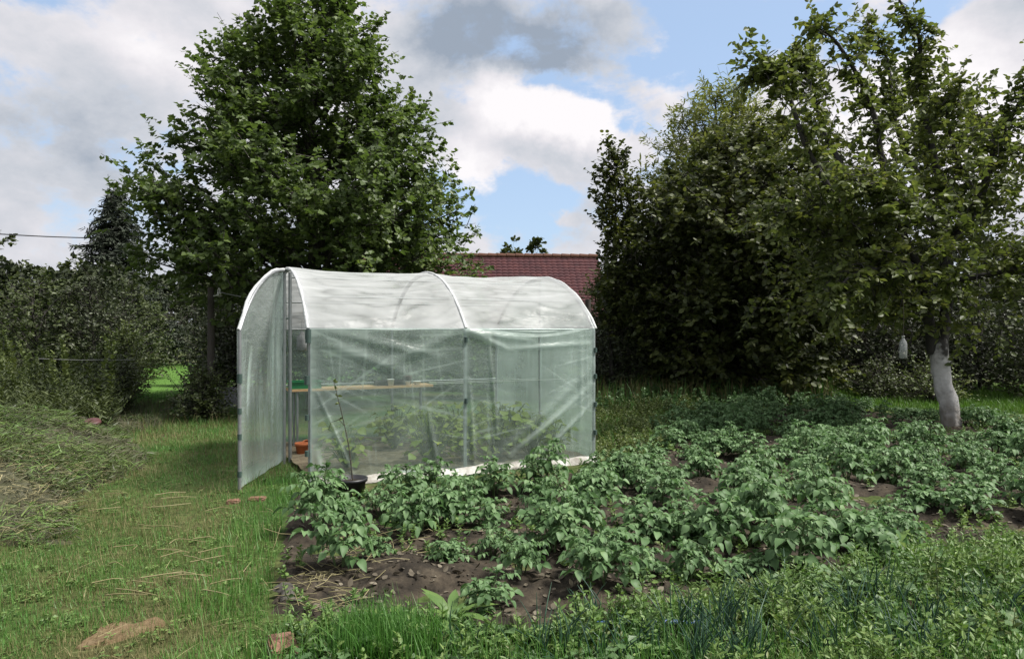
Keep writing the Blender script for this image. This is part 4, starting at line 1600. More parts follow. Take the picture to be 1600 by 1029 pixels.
blades('tall_grass', 'grass', gt[:7000], .04, .13, .03, 1.2, 154, 'fresh green grass tufts on the path', 1.1)
# green lawn strips further back
LB = [(-11, 15.2), (-5.2, 15.2), (-5.5, 28), (-15, 28)]
LBp = [(-15, 14.5), (-4.6, 14.5), (-5.0, 29), (-17, 29)]
V, F = sheet(np.arange(-17, -4.4, .25), np.arange(14.5, 29, .25), lambda x, y: ground_z(x, y) + .012)
mb = MB()
mb.add(V, F)
M['mown'] = noisemat('mown_lawn', [(.06, .125, .026), (.08, .16, .032), (.10, .185, .042)], 3, .9, .6, 60, spec=.1)  # sunlit brightness of this lawn is put into its green
tag(mb.obj('lawn', M['mown']), 'bright mown lawn at the back left', kind='structure')
ql = scatter(LB, 20000, 56)
blades('back_lawn', 'lawn', ql, .012, .022, .16, .8, 57, 'bright mown lawn seen through the gap on the left')
LR = [gnd(1230, 640), gnd(1800, 650), gnd(1800, 606), gnd(1260, 606)]
LR = [(p[0], p[1]) for p in LR]
ql = scatter(LR, 22000, 58)
blades('back_lawn', 'lawn', ql, .04, .08, .09, .7, 59, 'lawn strip in front of the limewashed tree')
qs = scatter(SIDE, 9000, 60)
qs = qs[fbm(qs[:, 0], qs[:, 1], .6, 2) > .42]
blades('side_grass', 'grass', qs[:5000], .05, .13, .05, .8, 61, 'rough grass right of the tunnel')
qs = scatter([gnd(930, 640)[:2], gnd(930, 590)[:2], gnd(1300, 590)[:2], gnd(1300, 632)[:2]], 9000, 62)
blades('side_grass', 'dry', qs[:4500], .1, .3, .04, .6, 63, 'dry tall grass at the foot of the hornbeam')
blades('side_grass', 'grass', qs[4500:], .1, .28, .04, .6, 64, 'green tall grass at the foot of the hornbeam')

# loose straws
mb = MB()
r = np.random.default_rng(70)
q = near_scatter(LEFT, 1500, 71, 1.6)
q = q[fbm(q[:, 0], q[:, 1], .5, 2) > .45]
n = len(q)
az = r.uniform(0, 2 * PI, n)
d = np.stack([np.cos(az), np.sin(az), r.uniform(-.05, .25, n)], 1)
pos = np.stack([q[:, 0], q[:, 1], ground_z(q[:, 0], q[:, 1]) + r.uniform(.02, .07, n)], 1)
mb.inst(strip(.016, 5, .15), pos, d, UPV + .3 * r.normal(size=(n, 3)), r.uniform(.04, .2, n))
for i in range(26):
    p = gnd(r.uniform(120, 330), r.uniform(780, 960))
    a = r.uniform(-.6, .6)
    L = r.uniform(.12, .3)
    e = np.array([math.cos(a) * L, math.sin(a) * L, 0])
    m_ = p + e * .5 + .03 * r.normal(size=3)
    m_[2] = .06
    mb.tube(spline([p + (0, 0, .045), m_, p + e + (0, 0, .05)], 7), np.linspace(.0035, .002, 7), 4)
tag(mb.obj('loose_straw', M['straw'], smooth=True), 'loose pale straws lying over the path', 'straw', kind='stuff')

# bare clay patch
V, F = sheet(np.linspace(-2.6, -1.2, 200), np.linspace(2.9, 3.7, 120), lambda x, y: ground_z(x, y) + np.where(polydist(x, y, PATCH) + .10 * (fbm(x, y, .12, 2) - .5) > 0, .008 + .012 * vnoise(x, y, .05), -.03 - .1 * np.clip(-polydist(x, y, PATCH), 0, .2)))
mb = MB()
mb.add(V, F)
tag(mb.obj('bare_clay_path', M['clay']), 'bare worn clay patch in the path', kind='structure')

# weeds in front: mass of small plants (ground cover)


def weed_mass(name, mat, q, kind, seed, label, hlo, hhi, lsize, zf=soil_z, poly_edge=None):
    r = np.random.default_rng(seed)
    mb = MB()
    pos, fw, nr, sz = [], [], [], []
    zs = np.maximum(zf(q[:, 0], q[:, 1]), ground_z(q[:, 0], q[:, 1]))
    pe = polydist(q[:, 0], q[:, 1], poly_edge) if poly_edge is not None else None
    for k_i, ((x, y), z) in enumerate(zip(q, zs)):
        h = r.uniform(hlo, hhi) * (.55 + .9 * float(fbm(x, y, .45, 2))) * (1 if poly_edge is None else .45 + .55 * min(1, float(pe[k_i]) / .35))
        b = np.array([x, y, z])
        if kind == 'stem':
            top = b + np.array([r.normal() * .25 * h, r.normal() * .25 * h, h])
            mb.tube([b, (b + top) / 2 + .01 * r.normal(size=3), top], [.003, .0025, .0015], 3, cap=False)
            n = int(3 + h / .03)
            for i in range(n):
                t = .25 + .75 * i / n
                p = b + (top - b) * t
                a = i * 1.57 + r.uniform(-.3, .3)
                for sg in (0, PI):
                    d = np.array([math.cos(a + sg), math.sin(a + sg), r.uniform(-.1, .6) + .6 * t * t])
                    pos.append(p); fw.append(d); nr.append(UPV + .4 * r.normal(size=3)); sz.append(lsize * r.uniform(.6, 1.2) * (1.2 - .6 * t))
        elif kind == 'clover':
            n = int(r.integers(6, 12))
            for i in range(n):
                a = r.uniform(0, 6.28)
                R_ = r.uniform(.01, .08)
                t = b + np.array([math.cos(a) * R_, math.sin(a) * R_, h * r.uniform(.4, 1)])
                mb.tube([b, t], .0012, 3, cap=False)
                for k_ in range(3):
                    aa = a + k_ * 2.1
                    pos.append(t); fw.append(np.array([math.cos(aa), math.sin(aa), .15])); nr.append(UPV + .25 * r.normal(size=3)); sz.append(lsize * r.uniform(.7, 1.1))
        elif kind == 'lobed':
            n = int(r.integers(6, 13))
            for i in range(n):
                a = r.uniform(0, 6.28)
                R_ = h * r.uniform(.2, .8)
                t = b + np.array([math.cos(a) * R_, math.sin(a) * R_, h * r.uniform(.35, 1)])
                mb.tube([b, b * .4 + t * .6 + (0, 0, .02), t], .0014, 3, cap=False)
                pos.append(t); fw.append(np.array([math.cos(a), math.sin(a), r.uniform(-.4, .3)])); nr.append(UPV + .4 * r.normal(size=3)); sz.append(lsize * r.uniform(.6, 1.2))
        elif kind == 'lance':
            top = b + np.array([r.normal() * .2 * h, r.normal() * .2 * h, h])
            mb.tube([b, (b + top) / 2, top], [.0028, .0024, .0014], 3, cap=False)
            n = int(5 + h / .018)
            for i in range(n):
                t = .1 + .9 * i / n
                a = i * 2.4 + r.uniform(-.3, .3)
                pos.append(b + (top - b) * t); fw.append(np.array([math.cos(a), math.sin(a), r.uniform(.1, .9)])); nr.append(UPV + .4 * r.normal(size=3)); sz.append(lsize * r.uniform(.6, 1.2) * (1.15 - .6 * t))
        elif kind == 'feather':
            for s_ in range(int(r.integers(3, 6))):
                a = r.uniform(0, 6.28)
                d = np.array([math.cos(a) * .5, math.sin(a) * .5, 1])
                for i in range(10):
                    t = (i + 1) / 10
                    p = b + d * h * t * np.array([1, 1, 1 - .2 * t])
                    for sg in (-1, 1):
                        pos.append(p); fw.append(np.array([-math.sin(a) * sg, math.cos(a) * sg, .3]) + d * .5); nr.append(UPV + .5 * r.normal(size=3)); sz.append(lsize * (1.15 - t) * r.uniform(.7, 1.2))
    tm = {'stem': T_OVATE, 'clover': T_ROUND, 'lobed': T_MAPLE, 'lance': T_LANCE2, 'feather': strip(.22, 3, .3)}[kind]
    mb.inst(tm, np.array(pos), np.array(fw), np.array(nr), np.array(sz))
    return tag(mb.obj(name, M[mat], smooth=False), label, 'weeds', kind='stuff')


def wq(n, seed, thr, sc=.5, poly=WEEDS, p=1.0):
    q = near_scatter(poly, n, seed, p)
    q = q[np.abs(q[:, 0]) < q[:, 1] * .78 + .1]
    return q[fbm(q[:, 0] + seed, q[:, 1], sc, 2) > thr]


weed_mass('front_weeds', 'weed', wq(1500, 80, .53, .35), 'stem', 81, 'leafy upright weeds in front of the potato bed', .05, .24, .040, poly_edge=WEEDS)
weed_mass('front_weeds', 'weed', wq(1100, 82, .50, .35), 'clover', 83, 'low clover between the front weeds', .04, .12, .02, poly_edge=WEEDS)
weed_mass('front_weeds', 'weed', wq(1500, 84, .44, .6), 'feather', 85, 'feathery light green weeds in front of the bed', .08, .22, .04, poly_edge=WEEDS)
weed_mass('front_weeds', 'weed2', wq(1000, 86, .50, .5), 'stem', 87, 'bluish green small weeds in front of the bed', .04, .15, .03, poly_edge=WEEDS)
weed_mass('front_weeds', 'weed', wq(1400, 180, .51, .35), 'lance', 181, 'narrow leaved upright weeds in front of the bed', .06, .33, .055, poly_edge=WEEDS)
weed_mass('front_weeds', 'weed2', wq(800, 182, .48, .4), 'lobed', 183, 'lobed leaf weeds in front of the bed', .05, .14, .05, poly_edge=WEEDS)
weed_mass('front_weeds', 'yellowbush', wq(420, 184, .50, .3), 'lance', 185, 'yellowish weeds in front of the bed', .06, .2, .05, poly_edge=WEEDS)
q = scatter(BED, 3600, 88)
q = q[(fbm(q[:, 0], q[:, 1], .5, 2) > .50)]
weed_mass('bed_weeds', 'weed', q, 'stem', 89, 'small weeds sprouting between the potato plants', .03, .12, .035)
weed_mass('side_weeds', 'yellowbush', scatter(SIDE, 1300, 90), 'stem', 91, 'yellow-green weeds right of the tunnel', .06, .24, .05)
weed_mass('side_weeds', 'weed', scatter(SIDE, 350, 92), 'feather', 93, 'feathery weeds right of the tunnel', .08, .2, .06)
q = scatter([gnd(1250, 640)[:2], gnd(1250, 622)[:2], gnd(930, 618)[:2], gnd(930, 650)[:2]], 260, 94)
weed_mass('side_weeds', 'weed2', q, 'stem', 95, 'dark green weeds along the back of the bed', .12, .35, .08)
weed_mass('path_weeds', 'weed', near_scatter(LEFT, 700, 190, 1.2), 'clover', 191, 'low clover and small weeds in the path', .015, .04, .012, zf=ground_z)
weed_mass('path_weeds', 'weed', near_scatter(LEFT, 260, 192, 1.2), 'lobed', 193, 'flat lobed weeds in the path', .015, .04, .02, zf=ground_z)
fg = wq(14000, 96, .46, .6)
blades('front_grass', 'grass', fg, .06, .24, .022, .8, 97, 'fine grass between the front weeds', 1.0)
TUFT = [(gnd(px, py)[:2]) for px, py in ((490, 1060), (510, 1000), (600, 985), (690, 1000), (710, 1060))]
qt = scatter(TUFT, 6500, 98)
qt = qt[(np.clip(polydist(qt[:, 0], qt[:, 1], TUFT) / .18, 0, 1) + .25 * rng.normal(size=len(qt)) > .35) & (fbm(qt[:, 0], qt[:, 1], .16, 2) > .42)]
blades('front_grass', 'grass', qt, .05, .27, .026, 2.0, 99, 'dense light green grass tuft at the bottom of the picture', 1.2)

# soil litter: clods and dead leaves
mb = MB()
r = np.random.default_rng(110)
q = near_scatter(BED, 6000, 111, .9)
n = len(q)
pos = np.stack([q[:, 0], q[:, 1], soil_z(q[:, 0], q[:, 1]) + .004], 1)
mb.inst(T_OVATE, pos, r.normal(size=(n, 3)) * (1, 1, .25), UPV + .45 * r.normal(size=(n, 3)), r.uniform(.015, .055, n))
tag(mb.obj('dead_leaf_litter', M['litter'], smooth=False), 'withered leaf litter on the soil', 'litter', kind='stuff')
ico = np.array([(1, 0, 0), (-1, 0, 0), (0, 1, 0), (0, -1, 0), (0, 0, 1), (0, 0, -1), (.6, .6, .6), (-.6, .6, .6), (.6, -.6, .6), (-.6, -.6, .6)], float) * .5
icf = [np.array([[4, 6, 8], [4, 7, 6], [4, 9, 7], [4, 8, 9], [6, 0, 8], [7, 2, 6], [9, 1, 7], [8, 3, 9], [0, 6, 2], [1, 2, 7], [1, 9, 3], [0, 3, 8], [0, 2, 5], [2, 1, 5], [1, 3, 5], [3, 0, 5]])]
mb = MB()
q = near_scatter(BED, 5200, 112, .9)
n = len(q)
pos = np.stack([q[:, 0], q[:, 1], soil_z(q[:, 0], q[:, 1])], 1)
mb.inst((ico * (1, 1, .75), icf), pos, r.normal(size=(n, 3)), r.normal(size=(n, 3)), r.uniform(.01, .05, n) ** 1.15)
tag(mb.obj('soil_clods', M['soil'], smooth=False), 'crumbled soil clods of the bed', 'soil', kind='stuff')
mb = MB()
p = gnd(560, 860)
for i in range(70):
    a = p + np.array([r.normal() * .22, r.normal() * .25, 0])
    a[2] = float(soil_z(a[:1], a[1:2])[0]) + .015
    d = unit(np.array([r.normal() * .7 + .5, r.normal() * .5, r.uniform(-.02, .12)])) * r.uniform(.08, .28)
    mb.tube([a, a + d * .5 + .012 * r.normal(size=3), a + d], .0022, 3)
for i in range(60):
    p2_ = gnd(r.uniform(460, 560), r.uniform(900, 960))
    p2_[2] = float(soil_z(p2_[:1], p2_[1:2])[0]) + .015
    d = unit(np.array([r.normal(), r.normal() * .6, r.uniform(-.02, .1)])) * r.uniform(.06, .22)
    mb.tube([p2_, p2_ + d * .5 + .01 * r.normal(size=3), p2_ + d], .002, 3)
tag(mb.obj('dry_stalk_litter', M['straw']), 'dry stalks lying on the soil by the black pot', 'stalks', kind='stuff')

# ------------------------------------------------------------------ countable plants in front


def rosette(p, n, L, tmpl, mat, label, name, cat, up=(.5, 1.4), seed=1, group=None):
    r = np.random.default_rng(seed)
    p = np.array(p)
    p[2] = float(soil_z(p[:1], p[1:2])[0])
    t = thing(name, label, cat, p, group)
    az = np.arange(n) * 2.4 + r.uniform(-.3, .3, n)
    d = np.stack([np.cos(az), np.sin(az), r.uniform(*up, n)], 1)
    g = MB()
    g.inst(tmpl, np.stack([np.cos(az), np.sin(az), 0 * az], 1) * .012, d, np.stack([-np.cos(az), -np.sin(az), 1 + 0 * az], 1), L * r.uniform(.6, 1.1, n))
    g.obj('leaves', M[mat], t)
    g = MB()
    g.tube([(0, 0, -.03), (0, 0, .02)], [.014, .009], 6)
    g.obj('crown_root', M['potatostem'], t)
    return t


docks = [((1385, 872), 13, .27, 'dock plant with long bright leaves between potato plants at the right', 'weed'),
         ((1345, 868), 9, .20, 'smaller dock plant left of the bright one at the right', 'weed'),
         ((1415, 868), 9, .22, 'dock plant at the right end of the dock group', 'weed'),
         ((1058, 848), 10, .2, 'narrow leaved weed rosette in the middle of the potato bed', 'weed'),
         ((705, 985), 12, .19, 'large arching weed rosette of long leaves at the front of the bed', 'weed'),
         ((835, 862), 8, .13, 'small weed rosette under the large dark potato plant', 'weed'),
         ((560, 1000), 8, .2, 'broad leaf rosette in the dark gap of the front weeds', 'weed2'),
         ((170, 722), 5, .2, 'bluish broad leaved weed at the foot of the hay heap', 'potato')]
for i, ((px, py), n, L, lab, mt) in enumerate(docks):
    rosette(gnd(px, py), n, L, T_DOCK, mt, lab, 'dock_plant', 'weed', seed=400 + i, group='broad leaved weeds')


def chive(p, n, L, label, seed):
    r = np.random.default_rng(seed)
    p = np.array(p)
    p[2] = float(max(soil_z(p[:1], p[1:2])[0], 0))
    g = MB()
    for i in range(n):
        b0 = r.normal(size=3) * (.045, .045, 0)
        d = unit(np.array([b0[0] * 4 + r.normal() * .16, b0[1] * 4 + r.normal() * .16, 1]))
        l = L * r.uniform(.55, 1.1)
        e = b0 + d * l + np.array([r.normal() * .04, r.normal() * .04, -.03 * r.uniform()])
        g.tube(spline([b0 - (0, 0, .02), b0 + d * l * .5, e], 5), [.0036, .0038, .0032, .0024, .0008], 5, cap=False)
    o = g.obj('chive_clump', M['chive'])
    o.location = p
    return tag(o, label, 'chives', 'chive clumps in the front weeds')


chives = [((855, 1035), 26, .26, 'chive clump at the bottom edge left of the blue pipe'), ((730, 1025), 8, .22, 'thin chive clump at the bottom edge beside the grass tuft'),
          ((1010, 1030), 22, .2, 'chive clump over the right end of the blue pipe'), ((1075, 1010), 30, .27, 'chive clump right of the blue pipe'),
          ((1130, 1000), 26, .25, 'second chive clump right of the blue pipe'), ((1165, 1045), 46, .27, 'thickest dark chive clump at the bottom right of centre'),
          ((1250, 985), 26, .2, 'chive clump behind the thickest one'), ((1330, 985), 36, .24, 'dark chive clump in the middle of the right front weeds'),
          ((1370, 960), 20, .22, 'slim chive clump near the dock plants'), ((1450, 1000), 34, .26, 'chive clump in the right corner of the weeds'),
          ((1470, 1050), 34, .22, 'chive clump at the bottom right corner'), ((930, 985), 14, .18, 'sparse chive clump just behind the blue pipe'), ((1100, 1050), 30, .26, 'chive clump at the bottom edge below the blue pipe end'), ((1290, 1040), 30, .24, 'chive clump at the bottom edge right of the pale weed stalks'), ((960, 1045), 24, .24, 'chive clump at the bottom edge in front of the blue pipe'), ((1400, 1035), 30, .22, 'chive clump at the bottom edge near the right corner'), ((1210, 960), 20, .22, 'chive clump among weeds in front of the big leaved potato'), ((1560, 980), 30, .26, 'chive clump at the far right edge')]
for i, ((px, py), n, L, lab) in enumerate(chives):
    chive(gnd(px, py), n, L, lab, 500 + i)

# flowering weed stalks
for i, ((px, py), h, lab) in enumerate((((1230, 1040), .27, 'tall pale seed-headed weed stalk beside the thick chive clump'), ((1212, 1050), .17, 'short pale seed-headed weed stalk at the bottom edge'),
                                        ((1462, 985), .36, 'tall thin weed stalk near the right edge'))):
    p = gnd(px, py)
    t = thing('weed_stalk', lab, 'weed', p, 'weed stalks in front')
    rr = np.random.default_rng(600 + i)
    g = MB()
    pts = spline([(0, 0, 0), (.01, 0, h * .5), (.005, .01, h)], 8)
    g.tube(pts, np.linspace(.004, .002, 8), 5)
    g.obj('stem', M['potatostem'], t)
    g = MB()
    n = 60
    tt = rr.uniform(.25, 1, n) ** .8
    q = np.stack([np.interp(tt * 7, np.arange(8), pts[:, a_]) for a_ in range(3)], 1)
    g.inst(T_OVATE, q, rr.normal(size=(n, 3)) + UPV * .6, rr.normal(size=(n, 3)) + UPV, rr.uniform(.012, .035, n) * (1.3 - tt))
    g.obj('leaves', M['yellowbush'], t, False)

# blue pipe
g = MB()
pts = spline([gnd(820, 1012) + (0, 0, .05), gnd(900, 1004) + (0, 0, .07), gnd(940, 1000) + (0, 0, .075), gnd(1010, 992) + (0, 0, .06), gnd(1100, 988) + (0, 0, .045)], 30)
g.tube(pts, .014, 10)
tag(g.obj('blue_pipe', M['blue_pl']), 'blue plastic water pipe lying in the front weeds', 'pipe')


# bricks and bark
def brick(p, rz, s, label, tilt=0., mat='brick'):
    import bmesh
    bm = bmesh.new()
    bmesh.ops.create_cube(bm, size=1)
    bmesh.ops.scale(bm, vec=s, verts=bm.verts)
    bmesh.ops.bevel(bm, geom=bm.edges[:], offset=.008, segments=2, affect='EDGES')
    bmesh.ops.subdivide_edges(bm, edges=[e for e in bm.edges if e.calc_length() > .03], cuts=4, use_grid_fill=True)
    rr = np.random.default_rng(int(abs(p[0]) * 1000))
    for v_ in bm.verts:
        v_.co += Vector(rr.normal(size=3) * .0018)
    me = bpy.data.meshes.new('brick')
    bm.to_mesh(me)
    bm.free()
    me.materials.append(M[mat])
    o = bpy.data.objects.new('brick', me)
    COL.objects.link(o)
    o.location = p
    o.rotation_euler = (tilt, tilt * .5, rz)
    return tag(o, label, 'brick', 'old bricks on the ground')


brick(gnd(442, 1026) + (0, 0, .035), .5, (.11, .16, .07), 'broken reddish brick half sunk in the front weeds', .12)
brick(gnd(402, 780) + (0, 0, -.004), .1, (.14, .09, .05), 'reddish brick lying under the corner of the open door')
brick(gnd(365, 783) + (0, 0, -.008), .3, (.10, .08, .045), 'small dull brick left of the door corner', .05)
g = MB()
a, b = np.meshgrid(np.linspace(0, 1, 24), np.linspace(-1.2, 1.2, 12), indexing='ij')
for sgn in (0, .008):
    P = np.stack([.24 * a - .05 * a * a, (.05 - sgn) * np.sin(b) + .02 * np.sin(a * 9), (.05 - sgn) * np.cos(b) - .01 + .0 * a - .05 * a ** 2], 2).reshape(-1, 3)
    i, j = np.meshgrid(np.arange(23), np.arange(11), indexing='ij')
    kk = (i * 12 + j).ravel()
    g.add(P + .002 * r.normal(size=P.shape), np.stack([kk, kk + 12, kk + 13, kk + 1], 1))
o = g.obj('bark_piece', M['greyw'])
o.location = gnd(438, 930) + (0, 0, .03)
o.rotation_euler = (0, .1, -.7)
tag(o, 'curved grey piece of bark at the left edge of the bed', 'bark')

# ------------------------------------------------------------------ weed and hay heap on the left
hp = np.array([-4.8, 7.4, 0])
heap = thing('hay_heap', 'long heap of drying hay and pulled weeds along the left edge', 'compost heap', hp)


def heap_z(x, y):
    dx = (-2.85 - (y - 4.8) * .43 + .22 * np.sin(y * 1.9)) - x
    body = np.clip(dx / 1.1, 0, 1) ** .8 * np.clip((4.2 - dx) / 1.5, 0, 1)
    ends = np.clip((y - 4.55) / 1.5, 0, 1) ** .7 * np.clip((11.5 - y) / 3, 0, 1)
    return .38 * body * ends * (.6 + .8 * fbm(x, y, .8, 3))


V, F = sheet(np.arange(-9.6, -2.2, .06), np.arange(4.0, 11.6, .06), lambda x, y: ground_z(x, y) - .03 + heap_z(x, y) + .05 * (vnoise(x, y, .12) - .5))
keep = heap_z(V[:, 0], V[:, 1]) > 0
F = F[keep[F].any(1)]
g = RMB(heap)
used, inv = np.unique(F.ravel(), return_inverse=True)
g.add(V[used], inv.reshape(F.shape))
M['heap'] = noisemat('heap_mulch', [(.025, .026, .014), (.05, .052, .026), (.085, .085, .045)], 9, .95, .8, 40)
g.obj('mound', M['heap'], heap)
r = np.random.default_rng(120)


def heap_strips(n, mat, w, lo, hi, zlo, zhi, seed, ylim=(4.0, 11.4), lift=.06, bend=.8, fn=lambda x, y: 1.0, nm='stalks'):
    r = np.random.default_rng(seed)
    x = r.uniform(-8.5, -2.2, n * 6)
    y = r.uniform(*ylim, n * 6)
    hz = heap_z(x, y)
    ok = (hz > .02) & (r.uniform(0, 1, len(x)) < fn(x, y) * (5.5 / y))
    x, y, hz = x[ok][:n], y[ok][:n], hz[ok][:n]
    n = len(x)
    az = r.uniform(0, 2 * PI, n)
    d = np.stack([np.cos(az), np.sin(az), r.uniform(zlo, zhi, n)], 1)
    g = RMB(heap)
    g.inst(strip(w, 5, bend), np.stack([x, y, hz + r.uniform(-.02, lift, n)], 1), d, UPV + .6 * r.normal(size=(n, 3)), r.uniform(lo, hi, n))
    o = g.obj(nm, M[mat], heap)
    o['kind'] = 'stuff'


heap_strips(14000, 'greyhay', .04, .05, .2, -.3, .45, 121)
heap_strips(5500, 'straw', .03, .04, .2, -.3, .5, 122, fn=lambda x, y: np.where(y < 6.6, 1.0, .10) * (fbm(x, y, .6, 2) > .5))
heap_strips(12000, 'weed', .05, .06, .2, -.2, .8, 123, fn=lambda x, y: 1.0 * (fbm(x + 4, y, .7, 2) > .45))
heap_strips(20000, 'bush', .09, .05, .16, -.1, 1.0, 124, nm='wilted_leaves', fn=lambda x, y: 1.0 * (fbm(x + 9, y, .6, 2) > .42))
# tall feathery weeds growing behind the heap
q = scatter([(-9.5, 9.5), (-5.2, 9.2), (-6.7, 12.5), (-9.8, 13)], 420, 130)
weed_mass('rough_weeds', 'bush', q, 'feather', 131, 'tall feathery weeds behind the hay heap', .5, 1.1, .16, zf=lambda x, y: ground_z(x, y))
q = scatter([(-9.5, 10.5), (-5.8, 10.2), (-7.4, 14), (-9.8, 14)], 300, 132)
weed_mass('rough_weeds', 'yellowbush', q[:120], 'stem', 133, 'leafy tall weeds behind the hay heap', .5, 1.2, .10, zf=lambda x, y: ground_z(x, y))
blades('rough_grass', 'greyhay', scatter([(-9, 9.0), (-4.8, 9.6), (-5.8, 13), (-9, 13)], 4000, 134), .05, .14, .04, 1.6, 135, 'greyish dry grass behind the hay heap', 1.1)
blades('rough_grass', 'grass', scatter([(-7, 10.5), (-3.2, 9.8), (-4.0, 15), (-8, 15)], 9000, 136), .03, .08, .05, .9, 137, 'dull green grass at the end of the path', 1.0)
# reddish lid in the weeds
g = MB()
g.lathe([(0, .035), (.05, .04), (.09, .035), (.10, .02), (.105, .0), (.098, .0), (.09, .022), (0, .025)], (0, 0, 0), 20)
o = g.obj('plastic_lid', M['red_pl'])
lx, ly = -5.25, 8.9
o.location = (lx, ly, float(heap_z(np.array([lx]), np.array([ly]))[0]) + .06)
o.rotation_euler = (.3, .1, 0)
tag(o, 'faded red plastic lid lying on top of the hay heap', 'lid')

# ------------------------------------------------------------------ sky, sun, camera
w = bpy.data.worlds.new('World')
scene.world = w
w.use_nodes = True
nt = w.node_tree
nt.nodes.clear()
L = nt.links
out = N(nt, 'ShaderNodeOutputWorld')
bg = N(nt, 'ShaderNodeBackground')
bg.inputs['Strength'].default_value = .1
L.new(bg.outputs[0], out.inputs[0])
SUN_EL, SUN_AZ = math.radians(58), math.radians(98)     # azimuth from +Y towards +X
sky = N(nt, 'ShaderNodeTexSky', sky_type='NISHITA', sun_disc=False)
sky.sun_elevation, sky.sun_rotation = SUN_EL, SUN_AZ
sky.air_density, sky.dust_density, sky.ozone_density = 1.0, 1.5, 1.5
tc = N(nt, 'ShaderNodeTexCoord')
gen = tc.outputs['Generated']


def dirpx(px, py):
    v_ = np.array([(px - 800) / FPX, 1, (514.5 - py) / FPX])
    return v_ / np.linalg.norm(v_)


# warped direction for ragged cloud edges
wn = N(nt, 'ShaderNodeTexNoise', Scale=4.0, Detail=10.0, Roughness=.6)
L.new(gen, wn.inputs['Vector'])
ws = N(nt, 'ShaderNodeVectorMath', operation='SUBTRACT')
L.new(wn.outputs['Color'], ws.inputs[0])
ws.inputs[1].default_value = (.5, .5, .5)
wsc = N(nt, 'ShaderNodeVectorMath', operation='SCALE')
L.new(ws.outputs[0], wsc.inputs[0])
wsc.inputs['Scale'].default_value = .2
wa = N(nt, 'ShaderNodeVectorMath', operation='ADD')
L.new(gen, wa.inputs[0])
L.new(wsc.outputs[0], wa.inputs[1])
wdir = wa.outputs[0]


def blob(px, py, sx, sy):
    """1 at the given direction, falling to 0 at sx / sy (pixels of the photo) away"""
    s = N(nt, 'ShaderNodeVectorMath', operation='SUBTRACT')
    L.new(wdir, s.inputs[0])
    s.inputs[1].default_value = dirpx(px, py)
    m_ = N(nt, 'ShaderNodeVectorMath', operation='MULTIPLY')
    L.new(s.outputs[0], m_.inputs[0])
    k_ = FPX * 1.1
    m_.inputs[1].default_value = (k_ / sx, k_ / max(sx, sy), k_ / sy)
    l_ = N(nt, 'ShaderNodeVectorMath', operation='LENGTH')
    L.new(m_.outputs[0], l_.inputs[0])
    r_ = N(nt, 'ShaderNodeMapRange', interpolation_type='SMOOTHSTEP')
    L.new(l_.outputs['Value'], r_.inputs[0])
    r_.inputs[1].default_value, r_.inputs[2].default_value, r_.inputs[3].default_value, r_.inputs[4].default_value = 0, 1, 1, 0
    return r_.outputs[0]


def summ(terms, base):
    acc = None
    for o_, w_ in terms:
        m_ = N(nt, 'ShaderNodeMath', operation='MULTIPLY_ADD')
        L.new(o_, m_.inputs[0])
        m_.inputs[1].default_value = w_
        if acc is None:
            m_.inputs[2].default_value = base
        else:
            L.new(acc, m_.inputs[2])
        acc = m_.outputs[0]
    return acc


mp = N(nt, 'ShaderNodeMapping')
mp.inputs['Scale'].default_value = (1, 1, 1.5)
L.new(gen, mp.inputs[0])
f1 = N(nt, 'ShaderNodeTexNoise', Scale=6.0, Detail=12.0, Roughness=.6)
f1.inputs['Distortion'].default_value = .3
L.new(mp.outputs[0], f1.inputs['Vector'])
f2 = N(nt, 'ShaderNodeTexNoise', Scale=3.2, Detail=12.0, Roughness=.6)
L.new(mp.outputs[0], f2.inputs['Vector'])
# cloud cover: mostly closed, blue openings
dens = summ([(blob(1080, 45, 190, 150), -.95), (blob(1240, 20, 150, 100), -.6), (blob(1150, 150, 90, 80), -.6), (blob(930, 150, 110, 60), -.5), (blob(790, 340, 280, 120), -.5), (blob(900, 310, 120, 60), -.2), (blob(200, 260, 140, 160), -.22),
             (blob(990, 175, 80, 40), -.4), (blob(880, 120, 60, 30), -.3), (blob(1420, 30, 120, 60), -.45),
             (blob(1180, 30, 50, 70), .3), (blob(1250, 110, 90, 60), .55), (blob(870, 215, 190, 100), .55), (blob(740, 270, 80, 80), .4), (blob(1020, 90, 90, 90), .3), (blob(845, 345, 60, 26), .75), (blob(1480, 190, 170, 140), .6),
             (f1.outputs[0], 2.3)], -.40)
f3 = N(nt, 'ShaderNodeTexNoise', Scale=17.0, Detail=8.0, Roughness=.6)
L.new(mp.outputs[0], f3.inputs['Vector'])
dens = summ([(dens, 1.0), (f3.outputs[0], .9)], -.45)
cov = N(nt, 'ShaderNodeMapRange', interpolation_type='SMOOTHSTEP')
L.new(dens, cov.inputs[0])
cov.inputs[1].default_value, cov.inputs[2].default_value = .26, .68
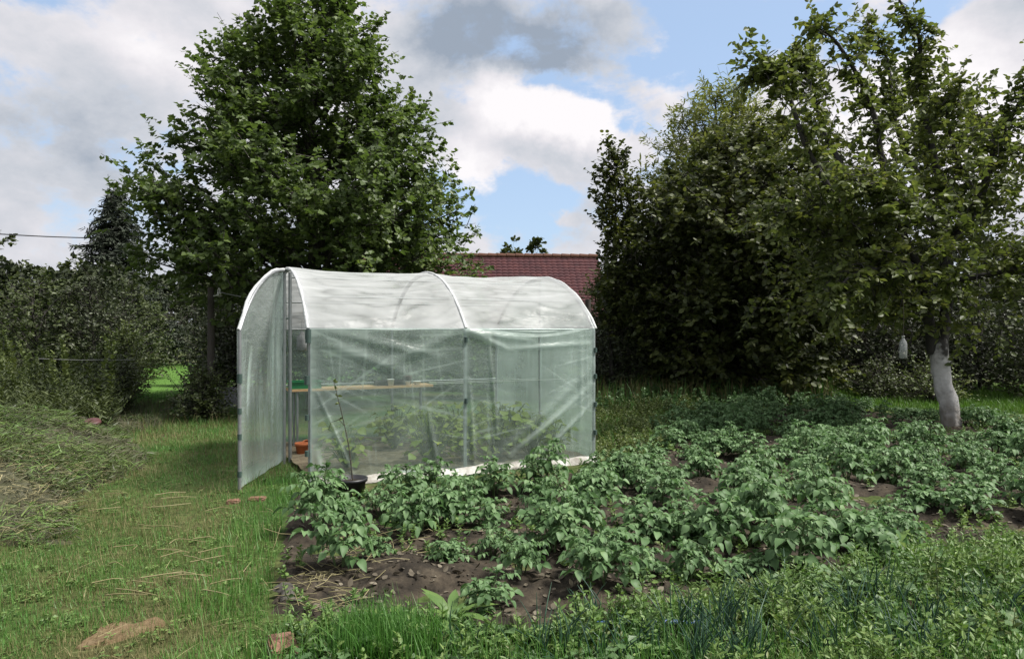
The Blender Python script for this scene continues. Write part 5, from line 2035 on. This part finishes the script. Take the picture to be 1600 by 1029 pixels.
# grey undersides of the thick parts
gr = summ([(blob(830, 45, 300, 100), .7), (blob(700, 90, 130, 80), .35), (blob(160, 200, 200, 160), .12), (blob(230, 60, 120, 60), -.35), (blob(870, 190, 170, 90), -1.1), (blob(740, 275, 90, 80), -.6), (blob(1060, 100, 90, 100), -.4), (blob(1480, 190, 200, 180), -.9), (blob(640, 60, 100, 120), -.3), (f2.outputs[0], 1.9), (f1.outputs[0], .9)], -.92)
gcl = N(nt, 'ShaderNodeClamp')
L.new(gr, gcl.inputs[0])
ccol = ramp(nt, gcl.outputs[0], [(0, (5.0, 4.85, 4.95)), (.3, (4.15, 4.05, 4.25)), (.65, (3.0, 3.15, 3.45)), (1, (1.7, 2.0, 2.45))])
# blue air, milky towards the horizon
sm = N(nt, 'ShaderNodeMixRGB', blend_type='MIX')
sm.inputs[0].default_value = .6
L.new(sky.outputs[0], sm.inputs[1])
sm.inputs[2].default_value = (2.5, 3.3, 4.5, 1)
mx = N(nt, 'ShaderNodeMixRGB', blend_type='MIX')
L.new(cov.outputs[0], mx.inputs[0])
L.new(sm.outputs[0], mx.inputs[1])
L.new(ccol, mx.inputs[2])
L.new(mx.outputs[0], bg.inputs['Color'])

sd = bpy.data.lights.new('sun', 'SUN')
sd.energy = 4.0
sd.angle = math.radians(12)
sd.color = (1, .96, .9)
so = bpy.data.objects.new('sun', sd)
COL.objects.link(so)
dv = Vector((math.sin(SUN_AZ) * math.cos(SUN_EL), math.cos(SUN_AZ) * math.cos(SUN_EL), math.sin(SUN_EL)))
so.rotation_euler = dv.to_track_quat('Z', 'Y').to_euler()

cam = bpy.data.cameras.new('camera')
cam.sensor_width = 36
cam.lens = 36 * FPX / 1600
cam.clip_end = 3000
co = bpy.data.objects.new('camera', cam)
COL.objects.link(co)
co.location = (0, 0, H)
co.rotation_euler = (PI / 2, 0, 0)
scene.camera = co
scene.view_settings.view_transform = 'Standard'
scene.view_settings.look = 'None'
scene.view_settings.exposure = 1.0
scene.view_settings.gamma = 1
scene.cycles.transparent_max_bounces = 16
scene.cycles.max_bounces = 8
